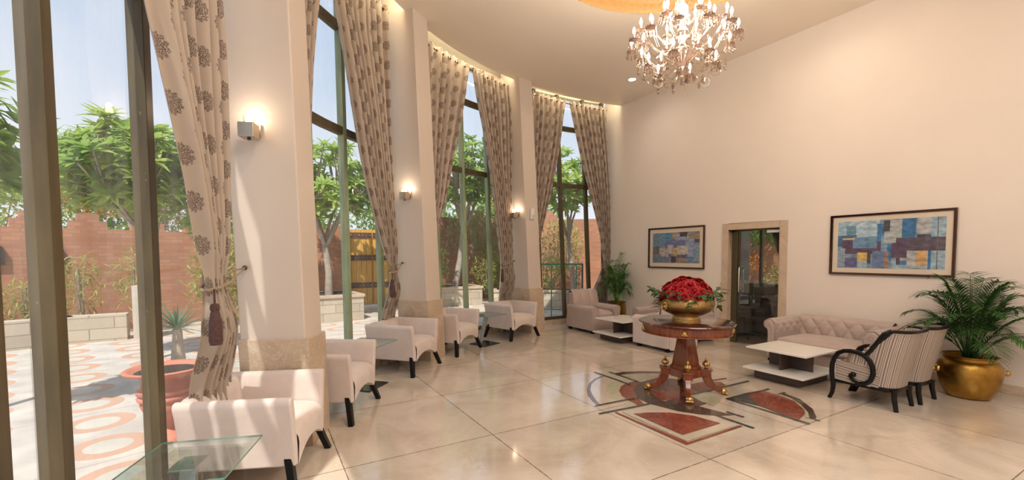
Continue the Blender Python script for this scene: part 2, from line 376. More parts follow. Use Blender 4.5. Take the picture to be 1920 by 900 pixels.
# right wall with the door opening
DY0, DY1, DZ = 3.83, 4.70, 1.91
b = MB()
b.box(XW, XW + 0.2, DY1, CY + 6.6, 0, 5.0); b.box(XW, XW + 0.2, -3.3, DY0, 0, 5.0); b.box(XW, XW + 0.2, DY0, DY1, DZ, 5.0)
struct(b.build('wall_right', M['wall']))
b = MB(); b.box(-1.1, XW + 0.2, -3.5, -3.3, 0, 5.0); struct(b.build('wall_back', M['wall']))
xl = CX + 6.72 * cos(R_(TH0)); b = MB(); b.box(xl - 0.2, xl, -3.3, CY + 6.72 * sin(R_(TH0)), 0, 5.0); struct(b.build('wall_left', M['wall']))
# marble surround of the door
b = MB(); w = 0.10
b.box(XW - 0.025, XW + 0.2, DY1 - 0.01, DY1 + w, 0, DZ + w); b.box(XW - 0.025, XW + 0.2, DY0 - w, DY0 + 0.01, 0, DZ + w)
b.box(XW - 0.025, XW + 0.2, DY0 + 0.01, DY1 - 0.01, DZ - 0.005, DZ + w)
struct(b.build('trim_1', M['marble_tan'], bevel=0.004))
b = MB(); b.box(XW - 0.035, XW - 0.012, DY1 - 0.005, DY1 + w + 0.01, 0, 1.02); struct(b.build('trim_2', M['marble_tan'], bevel=0.003))
b = MB(); b.box(XW - 0.02, XW, -3.3, DY0 - w, 0, 0.10); b.box(XW - 0.02, XW, DY1 + w, 7.55, 0, 0.10); struct(b.build('baseboard_right', M['marble_beige'], bevel=0.003))
# glass door standing in the opening
dr = sgroup('door_1'); dr.location = (XW + 0.10, DY1, 0)
b = MB(); b.box(-0.005, 0.005, -0.86, -0.12, 0.02, DZ - 0.03); b.build('glass_leaf', M['door_glass'], dr)
b = MB(); b.box(-0.02, 0.02, -0.115, -0.01, 0.0, DZ - 0.01); b.box(-0.02, 0.02, -0.86, -0.01, DZ - 0.03, DZ - 0.005)
b.build('door_frame', mat('dark_olive_metal', (0.10, 0.085, 0.045), 0.35, 0.4), dr, bevel=0.003)
b = MB(); b.tube([(-0.01, -0.175, 0.86), (-0.055, -0.175, 0.87), (-0.06, -0.175, 0.90), (-0.06, -0.175, 1.24), (-0.055, -0.175, 1.27), (-0.01, -0.175, 1.28)], 0.012, 10)
b.tube([(0.01, -0.175, 0.86), (0.055, -0.175, 0.87), (0.06, -0.175, 0.90), (0.06, -0.175, 1.24), (0.055, -0.175, 1.27), (0.01, -0.175, 1.28)], 0.012, 10)
b.build('door_handle', M['chrome'], dr, smooth=True)
b = MB(); b.box(-0.05, -0.005, -0.86, -0.62, DZ - 0.075, DZ - 0.03); b.build('door_closer', M['white_plastic'], dr, bevel=0.005)
# ---------------------------------------------------------------- window front
old_green = mat('worn_olive_frame', (0.082, 0.060, 0.026), 0.45, var=0.3, vscale=3, stretch=(4, 4, 0.6))
t, N, L, P = nt(old_green)   # chipped paint: bare beige flecks
tc = N.new('ShaderNodeTexCoord'); mp = N.new('ShaderNodeMapping'); mp.inputs['Scale'].default_value = (9, 9, 2.2); L.new(tc.outputs['Object'], mp.inputs[0])
nz = N.new('ShaderNodeTexNoise'); nz.inputs['Scale'].default_value = 2.2; nz.inputs['Detail'].default_value = 9; nz.inputs['Roughness'].default_value = 0.75; L.new(mp.outputs[0], nz.inputs['Vector'])
th = math_n(N, L, 'GREATER_THAN', nz.outputs[0], 0.665)
mx = N.new('ShaderNodeMix'); mx.data_type = 'RGBA'; L.new(th, mx.inputs[0]); src = P.inputs['Base Color'].links[0].from_socket
L.new(src, mx.inputs[6]); mx.inputs[7].default_value = (0.34, 0.26, 0.17, 1); L.new(mx.outputs[2], P.inputs['Base Color'])
M['frame'] = old_green
M['frame_green'] = mat('sage_green_frame', (0.27, 0.33, 0.20), 0.45, var=0.3, vscale=3, stretch=(4, 4, 0.6))
def kM(th): return 0.42 * min(1, max(0, (160 - th) / 70.0)) * (1 if th > 84 else 0.5)
ZT = 4.9
def mullion(par, th, m, dth=0.30, r0=RG, r1=RG + 0.085):
    k = kM(th); b = MB()
    bot = [PT(th + s * dth, r, 0.0, k) for s, r in ((-1, r0), (1, r0), (1, r1), (-1, r1))]
    top = [PT(th + s * dth, r, ZT, k) for s, r in ((-1, r0), (1, r0), (1, r1), (-1, r1))]
    b.hexa(bot, top); return b.build('mullion', m, par, bevel=0.004, seg=1)
def transom(par, ta, tb, z, m, h=0.045, top=False):
    b = MB(); n = 6
    for i in range(n):
        a, c = ta + (tb - ta) * i / n, ta + (tb - ta) * (i + 1) / n
        q = [PT(a, RG + 0.01, z - h, kM(a)), PT(c, RG + 0.01, z - h, kM(c)), PT(c, RG + 0.09, z - h, kM(c)), PT(a, RG + 0.09, z - h, kM(a))]
        r = [PT(a, RG + 0.01, z + h, kM(a)), PT(c, RG + 0.01, z + h, kM(c)), PT(c, RG + 0.09, z + h, kM(c)), PT(a, RG + 0.09, z + h, kM(a))]
        b.hexa(q, r)
    return b.build('transom', m, par)
def pane(par, ta, tb, z0, z1, m):
    b = MB(); R = RG + 0.05
    q = [PT(ta, R, z0, kM(ta)), PT(tb, R, z0, kM(tb)), PT(tb, R, z1, kM(tb)), PT(ta, R, z1, kM(ta))]
    b.add(q, [(0, 1, 2, 3)]); return b.build('pane', m, par)
BAYS = [('window_1', [190.0, 184, 178, 171.95, 168.9, 162.2, 156.3], 'frame'),
        ('window_2', [149.0, 142.7, 136.75, 130.4], 'frame_green'),
        ('window_3', [124.4, 118.6, 112.6, 106.9], 'frame_green'),
        ('window_4', [98.6, 95.5, 90.0, 84.2, 80.7], 'frame')]
edges_ = {'window_1': (191.5, 153.0), 'window_2': (153.0, 127.0), 'window_3': (127.0, 101.3), 'window_4': (101.3, 80.4)}
for nm, ths, mk in BAYS:
    w_ = sgroup(nm); hi, lo = edges_[nm]
    for th in ths: mullion(w_, th, M[mk])
    seq = [hi] + ths + [lo]
    for z in ((3.0, 4.22) if nm != 'window_1' else (3.0, 4.22)): transom(w_, hi, lo, z, M['frame'])
    transom(w_, hi, lo, 0.13, M['frame'], 0.03)
    for a, c in zip(seq[:-1], seq[1:]):
        if abs(a - c) < 0.4: continue
        for z0, z1 in ((0.12, 3.0), (3.0, 4.22), (4.22, 4.9)): pane(w_, a, c, z0, z1, M['pane'])
# sill of beige marble running under the windows
b = MB(); n = 80
for i in range(n):
    a, c = TH0 + (wall_x_angle(6.6) - TH0) * i / n, TH0 + (wall_x_angle(6.6) - TH0) * (i + 1) / n
    b.hexa([PT(a, 6.55), PT(c, 6.55), PT(c, 6.95), PT(a, 6.95)], [PT(a, 6.55, 0.10), PT(c, 6.55, 0.10), PT(c, 6.95, 0.10), PT(a, 6.95, 0.10)])
struct(b.build('trim_3', M['marble_beige']))
# ---------------------------------------------------------------- pillars
PK = 0.62
PIERS = [(155.35, 152.1), (128.55, 125.25), (103.05, 99.9)]
plabels = ['nearest cream pillar with a marble base, behind the two front tub chairs', 'middle cream pillar with a marble base, behind the third tub chair from the front', 'farthest cream pillar with a marble base, carrying a white wall sensor']
for (ta, tb), lb in zip(PIERS, plabels):
    pl = thing('pillar', lb, 'pillar', PT((ta + tb) / 2, 6.25))
    inv = Matrix.Translation(-Vector(pl.location))
    def T(v): return inv @ v
    b = MB(); zs = [0.87 + (H - 0.87) * i / 6 for i in range(7)]
    ring = lambda z, e: [T(PT(ta, 6.06 - e, z, PK)), T(PT(tb, 6.06 - e, z, PK)), T(PT(tb, 6.54, z, PK)), T(PT(ta, 6.54, z, PK))]
    for i in range(6): b.hexa(ring(zs[i], 0), ring(zs[i + 1], 0))
    b2 = MB(); b2.hexa(ring(0.84, 0), ring(H + 0.2, 0)); b2.build('shaft', M['pier'], pl, bevel=0.012, seg=3)
    d = 0.16
    rb = lambda z: [T(PT(ta + d, 6.035, z, PK)), T(PT(tb - d, 6.035, z, PK)), T(PT(tb - d, 6.55, z, PK)), T(PT(ta + d, 6.55, z, PK))]
    b3 = MB(); b3.hexa(rb(0), rb(0.86)); b3.build('base', M['marble_beige'], pl, bevel=0.006)
# ---------------------------------------------------------------- LED strip above the curtains
for i, (a, c) in enumerate(((190, 156.5), (151.3, 129.5), (124.5, 104.5), (99.2, 81.0))):
    b = MB(); n = 16
    for j in range(n):
        x, y = a + (c - a) * j / n, a + (c - a) * (j + 1) / n
        b.hexa([PT(x, 6.205, 4.83), PT(y, 6.205, 4.83), PT(y, 6.225, 4.83), PT(x, 6.225, 4.83)], [PT(x, 6.205, 4.85), PT(y, 6.205, 4.85), PT(y, 6.225, 4.85), PT(x, 6.225, 4.85)])
    o = b.build('led_strip', M['led']); setp(o, ['warm light strip glowing above the nearest window bay', 'warm light strip glowing in the ceiling recess above the second window bay', 'warm light strip glowing in the ceiling recess above the third window bay', 'warm light strip glowing above the farthest window bay beside the wall'][i], 'light')
# ---------------------------------------------------------------- inlay round the table foot
INL = [
 ('in_grey', [(3.638, 4.142), (3.487, 4.094), (3.297, 3.974), (3.131, 3.81), (2.997, 3.629), (2.924, 3.472), (2.881, 3.348), (2.912, 3.312), (2.966, 3.447), (3.052, 3.617), (3.154, 3.774), (3.309, 3.941), (3.473, 4.049), (3.65, 4.107)]),
 ('in_plum', [(3.854, 4.158), (4.019, 4.15), (4.214, 4.065), (4.458, 3.891), (4.398, 3.838), (4.166, 3.974), (4.004, 4.04), (3.825, 4.06)]),
 ('in_green', [(3.882, 4.054), (4.061, 4.006), (4.349, 3.837), (4.253, 3.752), (4.024, 3.751), (3.847, 3.777)]),
 ('in_green', [(3.281, 3.655), (3.435, 3.819), (3.566, 3.891), (3.62, 3.859), (3.66, 3.76), (3.543, 3.707), (3.402, 3.584), (3.312, 3.465), (3.288, 3.376), (3.159, 3.413), (3.182, 3.52)]),
 ('in_green', [(3.164, 3.256), (3.323, 3.297), (3.254, 3.184), (3.183, 3.135), (3.108, 3.161)]),
 ('in_red', [(3.402, 3.584), (3.529, 3.692), (3.671, 3.754), (3.809, 3.773), (3.874, 3.71), (3.72, 3.651), (3.552, 3.518), (3.415, 3.343), (3.319, 3.147), (3.336, 3.1), (3.226, 3.128), (3.253, 3.279), (3.297, 3.432)]),
 ('in_brown', [(3.552, 3.518), (3.72, 3.651), (3.879, 3.707), (3.917, 3.659), (3.932, 3.625), (3.656, 3.369), (3.604, 3.232), (3.549, 3.106), (3.626, 3.004), (3.727, 2.817), (3.796, 2.491), (3.656, 2.557), (3.538, 2.674), (3.436, 2.832), (3.398, 2.992), (3.361, 3.122), (3.386, 3.299)]),
 ('in_plum', [(3.879, 3.707), (4.153, 3.729), (4.29, 3.621), (4.353, 3.48), (4.236, 3.349), (4.006, 3.365), (3.841, 3.462), (3.784, 3.495), (3.878, 3.607)]),
 ('in_red', [(3.784, 3.495), (4.006, 3.365), (4.236, 3.349), (4.505, 3.339), (4.666, 3.244), (4.609, 3.13), (4.48, 3.087), (4.253, 3.084), (3.992, 3.087), (3.735, 3.075), (3.562, 3.118), (3.594, 3.238), (3.656, 3.369)]),
 ('in_plum', [(3.573, 3.092), (3.749, 3.086), (3.874, 3.094), (3.917, 3.028), (3.863, 2.828), (3.727, 2.817), (3.613, 2.993)]),
 ('in_green', [(3.933, 3.08), (4.217, 3.084), (4.135, 2.921), (4.066, 2.823), (3.853, 2.743), (3.873, 2.916)]),
 ('in_red', [(3.023, 2.991), (3.161, 2.943), (3.335, 2.841), (3.46, 2.671), (3.513, 2.43), (3.013, 2.426)]),
 ('in_red', [(2.887, 3.103), (2.914, 3.104), (2.928, 2.306), (3.618, 2.312), (3.615, 2.286), (2.876, 2.279)]),
 ('in_green', [(2.954, 3.081), (2.971, 3.07), (2.972, 2.351), (3.608, 2.346), (3.606, 2.319), (2.938, 2.324)]),
 ('in_brown', [(4.188, 2.829), (4.534, 2.833), (4.405, 2.682), (4.246, 2.513)]),
 ('in_red', [(4.534, 2.833), (4.755, 2.79), (4.753, 2.599), (4.688, 2.42), (4.509, 2.238), (4.392, 2.175), (4.173, 2.118), (4.246, 2.513), (4.396, 2.688)]),
 ('in_brown', [(4.808, 2.63), (4.86, 2.62), (4.804, 2.429), (4.595, 2.205), (4.398, 2.077), (4.328, 2.057), (4.315, 2.095), (4.467, 2.18), (4.666, 2.358), (4.764, 2.492)]),
 ('in_green', [(4.765, 2.634), (4.789, 2.62), (4.746, 2.482), (4.645, 2.352), (4.473, 2.192), (4.311, 2.097), (4.296, 2.121), (4.498, 2.228), (4.688, 2.42)]),
]
BARS = [((3.673, 4.323), (3.667, 3.682)), ((3.837, 4.227), (3.836, 3.732)), ((2.847, 3.332), (3.362, 3.313)), ((2.733, 3.145), (3.358, 3.106)), ((4.505, 3.339), (4.853, 3.29)), ((3.992, 3.087), (4.977, 3.087)), ((3.648, 2.562), (3.653, 2.209)), ((3.813, 2.578), (3.826, 2.411)), ((4.153, 2.811), (4.873, 2.788)), ((4.168, 2.821), (4.169, 2.018)), ((4.775, 2.628), (4.889, 2.624)), ((4.314, 2.05), (4.328, 2.013))]
il = thing('floor_inlay', 'inlaid pattern of red, brown and green marble in the cream floor under the round table', 'floor inlay', (4.0, 3.2, 0))
for i, (mk, pts) in enumerate(INL):
    b = MB(); z = 0.0006 + 0.0003 * i
    bm = bmesh.new(); vs = [bm.verts.new((x - 4.0, y - 3.2, z)) for x, y in pts]
    ed = [bm.edges.new((vs[j], vs[(j + 1) % len(vs)])) for j in range(len(vs))]
    bmesh.ops.triangle_fill(bm, use_beauty=True, edges=ed)
    for f_ in bm.faces:
        if f_.normal.z < 0: f_.normal_flip()
    me = bpy.data.meshes.new('marble_piece'); bm.to_mesh(me); bm.free(); link('marble_piece', me, M[mk], il)
for (x0, y0), (x1, y1) in BARS:
    b = MB(); d = Vector((x1 - x0, y1 - y0, 0)).normalized() * 0.014; nrm = Vector((-d.y, d.x, 0)); z = 0.0072
    a, c = Vector((x0 - 4, y0 - 3.2, z)), Vector((x1 - 4, y1 - 3.2, z))
    b.add([a - nrm, c - nrm, c + nrm, a + nrm], [(0, 1, 2, 3)]); b.build('marble_strip', M['in_dkgreen'], il)
# ================================================================ furniture
rng = random.Random(7)
def smoothstep(x): x = max(0, min(1, x)); return x * x * (3 - 2 * x)
def extr(b, prof, axis, a, c, mi=0):
    """prism of a closed 2-D outline: axis 'y' takes (x,z), axis 'x' takes (y,z)"""
    if axis == 'y': p0 = [Vector((p[0], a, p[1])) for p in prof]; p1 = [Vector((p[0], c, p[1])) for p in prof]
    else: p0 = [Vector((a, p[0], p[1])) for p in prof]; p1 = [Vector((c, p[0], p[1])) for p in prof]
    return b.hexa(p0, p1, mi)
def cushion(x0, x1, y0, y1, z0, z1, puff=0.03, n=10, e=0.05):
    """upholstered block: rounded edges and a crowned top"""
    b = MB(); cx, cy, cz = (x0 + x1) / 2, (y0 + y1) / 2, (z0 + z1) / 2; sx, sy, sz = (x1 - x0) / 2, (y1 - y0) / 2, (z1 - z0) / 2
    def side(fix, sgn, nn=n):
        def f(u, v):
            p = [0, 0, 0]; a, c = [i for i in range(3) if i != fix]
            p[a] = 2 * u - 1; p[c] = 2 * v - 1; p[fix] = sgn; s = (sx, sy, sz)
            q = [p[i] * s[i] for i in range(3)]
            inner = [max(-(s[i] - e), min(s[i] - e, q[i])) for i in range(3)]
            d = [q[i] - inner[i] for i in range(3)]; l = sqrt(sum(t_ * t_ for t_ in d)) or 1
            q = [inner[i] + d[i] / l * e for i in range(3)]
            if fix == 2 and sgn > 0: q[2] += puff * (1 - p[0] ** 2) * (1 - p[1] ** 2)
            elif fix != 2: q[fix] += sgn * puff * 0.4 * (1 - p[a] ** 2) * (1 - p[c] ** 2)
            return (cx + q[0], cy + q[1], cz + q[2])
        return f
    for fx in range(3):
        for sg in (-1, 1): b.grid(side(fx, sg), n, n)
    return b
# ---------------------------------------------------------------- tub chairs by the window
ARM_OUT = [(.315, .18), (.325, .29), (.342, .42), (.362, .53), (.378, .585), (.378, .61), (.365, .628), (.345, .632), (.325, .622), (.31, .60), (.298, .54), (.287, .46), (.275, .38), (.262, .30), (.258, .18)]
def make_tub():
    t = thing('tub_chair', 'x', 'armchair', group='tub chairs along the windows')
    for s in (-1, 1):
        b = MB(); pr = [(s * x, z) for x, z in ARM_OUT]
        # the arm leans a little forward at its foot: a few slices along the depth
        ys = [-.345, -.30, -.15, .05, .20, .285]
        for i in range(len(ys) - 1):
            pass
        extr(b, pr, 'y', -.335, .33)
        b.build('arm', M['fabric'], t, bevel=0.016, seg=4, angle=50)
    b = MB()
    extr(b, [(.33, .18), (.333, .40), (.333, .585), (.325, .615), (.305, .632), (.27, .628), (.25, .60), (.23, .50), (.21, .38), (.20, .18)], 'x', -.30, .30)
    bk = b.build('backrest', M['fabric'], t, bevel=0.016, seg=4, angle=50)
    for s in (-1, 1):
        b = MB()
        def f(u, v, s=s):
            x = s * (0.004 + u * .262); z = .37 + v * .255
            e_ = (1 - (2 * u - 1) ** 4) * (1 - (2 * v - 1) ** 6)
            return (x, .235 + .035 * (v - .5) * 1.0 - .042 * e_ + .01, z)
        b.grid(f, 12, 10); b.build('back_pad', M['fabric'], bk, smooth=True, angle=60)
    b = MB()
    path = [(.23, .385), (.10, .405), (0, .415), (-.12, .42), (-.22, .418), (-.28, .408), (-.318, .388), (-.338, .355), (-.344, .32)]
    nx = 17
    rows = []
    for (y, z) in path: rows.append([( -.268 + .536 * i / (nx - 1), y, z + .012 * (1 - (2 * i / (nx - 1) - 1) ** 2)) for i in range(nx)])
    for fz in (0.33, 0.66, 1.0):
        rows.append([(-.268 + .536 * i / (nx - 1), -.344 + .006 * fz, .32 - fz * (.32 - (.175 + .085 * (1 - abs(2 * i / (nx - 1) - 1) ** 2.2)))) for i in range(nx)])
    rows.append([(x, .15, z + .02) for x, y, z in rows[-1]])
    v = [p for r in rows for p in r]; f_ = [(j * nx + i, j * nx + i + 1, (j + 1) * nx + i + 1, (j + 1) * nx + i) for j in range(len(rows) - 1) for i in range(nx - 1)]
    b.add(v, f_); b.build('seat', M['fabric'], t, smooth=True, angle=70)
    for sx in (-1, 1):
        for y0, y1 in ((-.285, -.345), (.27, .315)):
            b = MB(); w = .03
            def q(cx, cy, z, w): return [(cx - w, cy - .022, z), (cx + w, cy - .022, z), (cx + w, cy + .022, z), (cx - w, cy + .022, z)]
            b.hexa(q(sx * .375, y1, 0, .024), q(sx * .288, y0, .24, .030)); b.build('leg', M['black_wood'], t, bevel=0.004)
    return t
tub_pos = [((-.03, 3.44), (.93, -.37), 'pale beige tub chair nearest the camera, sunlit, beside the terracotta urn window'),
           ((.56, 4.52), (.86, -.51), 'pale beige tub chair directly behind the nearest one, in front of the nearest pillar'),
           ((1.63, 5.76), (.69, -.72), 'pale beige tub chair in front of the middle pillar, its back to the second window'),
           ((2.58, 6.49), (.60, -.80), 'pale beige tub chair just beyond the middle pillar, half hidden by the one before it'),
           ((4.0, 7.04), (.30, -.954), 'pale beige tub chair in front of the farthest pillar, last in the window row'),
           ((-.43, 1.62), (.99, .10), 'pale beige tub chair cut off by the bottom edge, before the nearest glass table')]
proto = make_tub()
for i, ((x, y), f, lb) in enumerate(tub_pos):
    o = proto if i == 0 else dup(proto)
    o.location = (x, y, 0); o.rotation_euler = (0, 0, atan2(f[1], f[0]) + pi / 2); o['label'] = lb
# ---------------------------------------------------------------- glass side tables
def make_side_table():
    t = thing('glass_side_table', 'x', 'side table', group='glass side tables between the tub chairs')
    b = MB(); b.box(-.245, .245, -.245, .245, .490, .498); g = b.build('glass_top', M['glass_green'], t)
    b = MB()
    for x0, x1, y0, y1 in ((-.2458, .2458, -.2458, -.2448), (-.2458, .2458, .2448, .2458), (-.2458, -.2448, -.2458, .2458), (.2448, .2458, -.2458, .2458)): b.box(x0, x1, y0, y1, .4898, .4982)
    b.build('glass_edge', M['glass_edge'], g)
    b = MB(); b.box(-.10, .06, -.055, .055, .478, .4875); b.build('mounting_plate', M['chrome'], t, bevel=.002)
    b = MB(); b.hexa([(-.20, -.04, .012), (-.165, -.04, .012), (-.165, .04, .012), (-.20, .04, .012)], [(-.02, -.035, .479), (.015, -.035, .479), (.015, .035, .479), (-.02, .035, .479)]); b.build('slanted_stem', M['chrome'], t, bevel=.002)
    b = MB(); b.box(-.24, .14, -.18, .18, 0, .012); b.build('base_plate', mat('black_granite_plate', (.02, .02, .022), .15), t, bevel=.003)
    return t
proto = make_side_table()
for i, (x, y, rz, lb) in enumerate([(-.32, 2.65, R_(72), 'clear glass side table nearest the camera, cut by the bottom edge of the photo'),
                                   (1.06, 5.22, R_(44), 'clear glass side table between the second and third tub chairs'),
                                   (3.32, 6.68, R_(20), 'clear glass side table before the last tub chair of the window row')]):
    o = proto if i == 0 else dup(proto)
    o.location = (x, y, 0); o.rotation_euler = (0, 0, rz); o['label'] = lb
# ---------------------------------------------------------------- club chairs and two seat sofa
def make_club(name, cat, w, d, label, loc, rz, fab, segs=3, group=None, back_h=.78):
    t = thing(name, label, cat, loc, rz, group); hw = w / 2; aw = .15; hd = d / 2
    b = MB(); b.box(-hw + .01, hw - .01, -hd + .03, hd - .02, .06, .30); b.build('base', fab, t, bevel=.015, seg=3)
    for s in (-1, 1):
        pr = [(s * (hw - .005), .055), (s * hw, .40), (s * (hw + .012), .455), (s * (hw - .005), .495), (s * (hw - .05), .515), (s * (hw - .10), .512), (s * (hw - aw - .005), .48), (s * (hw - aw - .015), .44), (s * (hw - aw), .40), (s * (hw - aw), .055)]
        b = MB(); extr(b, pr, 'y', -hd, hd - .06); a = b.build('arm', fab, t, bevel=.014, seg=4, angle=48)
        b = MB(); n = 10
        for ps in (s,):
            b.tube([(p[0] * (1 - .012), -hd - .002, p[1] - .006) for p in pr[0:9]], .0035, 6)
        b.build('arm_piping', fab, a, smooth=True)
    # back in vertical channels
    iw = w - 2 * .03
    for k in range(segs):
        x0 = -iw / 2 + iw * k / segs; x1 = x0 + iw / segs
        b = MB()
        def f(u, v, x0=x0, x1=x1):
            x = x0 + (x1 - x0) * u
            # around the section of the back: front face, rounded top, rear face
            pth = [(hd - .24, .36), (hd - .235, .50), (hd - .22, .62), (hd - .20, .71), (hd - .165, back_h - .015), (hd - .11, back_h), (hd - .055, back_h - .03), (hd - .03, back_h - .10), (hd - .015, .50), (hd - .01, .25), (hd - .01, .055)]
            q = v * (len(pth) - 1); i = min(int(q), len(pth) - 2); fr = q - i
            y = pth[i][0] * (1 - fr) + pth[i + 1][0] * fr; z = pth[i][1] * (1 - fr) + pth[i + 1][1] * fr
            pf = (1 - abs(2 * u - 1) ** 3.5) * .022
            cy_, cz_ = hd - .11, .5
            nx_, nz_ = y - cy_, z - max(cz_, min(z, back_h - .12)); l = hypot(nx_, nz_) or 1
            return (x, y + nx_ / l * pf * (1 if y < hd - .06 else .15), z + nz_ / l * pf)
        b.grid(f, 11, 21)
        # close the ends of the outer channels
        b.build('back_channel', fab, t, smooth=True, angle=80)
    b = MB(); b.box(-iw / 2 + .004, iw / 2 - .004, hd - .20, hd - .03, .06, back_h - .035); b.build('back_frame', fab, t, bevel=.03, seg=4)
    b = cushion(-hw + aw + .005, hw - aw - .005, -hd + .005, hd - .20, .26, .40, .03); b.build('seat_cushion', fab, t, smooth=True, angle=50)
    for sx in (-1, 1):
        for sy in (-1, 1):
            b = MB(); b.box(sx * (hw - .07) - .03, sx * (hw - .07) + .03, sy * (hd - .08) - .03, sy * (hd - .08) + .03, 0, .06); b.build('foot', M['black_wood'], t, bevel=.003)
    return t
make_club('club_armchair', 'armchair', .70, .84, 'mauve beige club armchair by the last window, beside the far white coffee table', (5.75, 6.84, 0), 0, M['fabric_mauve'], group='club seats round the far coffee table')
make_club('club_armchair', 'armchair', .70, .74, 'pale club armchair with its back to the camera behind the round flower table', (5.68, 4.94, 0), pi, M['fabric'], back_h=.70, group='club seats round the far coffee table')
make_club('two_seat_sofa', 'sofa', 1.22, .78, 'beige two seat sofa against the wall below the smaller painting', (6.47, 5.48, 0), -pi / 2, M['fabric_mauve'], segs=4)
# ---------------------------------------------------------------- white coffee tables
def make_coffee():
    t = thing('coffee_table', 'x', 'coffee table', group='white and dark wood coffee tables')
    for name, z0, z1, sx, sy in (('tabletop', .355, .375, .345, .345), ('shelf', .115, .135, .40, .35)):
        b = MB(); b.box(-sx, sx, -sy, sy, z0, z1); b.build(name, M['white_lam'], t, bevel=.002)
    b = MB(); b.box(-.30, .30, -.26, .26, .008, .115); b.build('plinth', M['wenge'], t, bevel=.002)
    for x0, x1, y0, y1 in ((-.22, .22, -.012, .012), (-.012, .012, -.25, -.012), (-.012, .012, .012, .25)):
        b = MB(); b.box(x0, x1, y0, y1, .135, .355); b.build('divider_panel', M['wenge'], t, bevel=.0015)
    b = MB()
    for sx in (-1, 1):
        for sy in (-1, 1): b.lathe([(.012, 0), (.012, .008)], 10, (sx * .26, sy * .22, 0))
    b.build('glide', M['chrome'], t)
    return t
proto = make_coffee()
proto.location = (5.50, 2.90, 0); proto['label'] = 'white topped coffee table in front of the buttoned sofa and striped chairs'
c2 = dup(proto); c2.location = (5.55, 5.76, 0); c2['label'] = 'white topped coffee table holding two water glasses between the club chairs'
def tumbler(x, y, z, lb):
    t = thing('water_glass', lb, 'glass', (x, y, z), group='water glasses on the far coffee table')
    b = MB(); b.lathe([(.001, .004), (.026, .004), (.030, .05), (.033, .115), (.0335, .116), (.035, .115), (.031, .002), (.001, .0)], 20, cap=False); b.build('tumbler', M['crystal'], t, smooth=True)
    b = MB(); b.lathe([(.001, .005), (.0255, .005), (.0275, .034), (.001, .034)], 20, cap=False); b.build('water', mat('water', (.75, .78, .8), .02, spec=.8), t, smooth=True)
tumbler(5.42, 5.80, .376, 'clear water glass nearer the window on the far coffee table')
tumbler(5.70, 5.70, .376, 'clear water glass nearer the wall on the far coffee table')
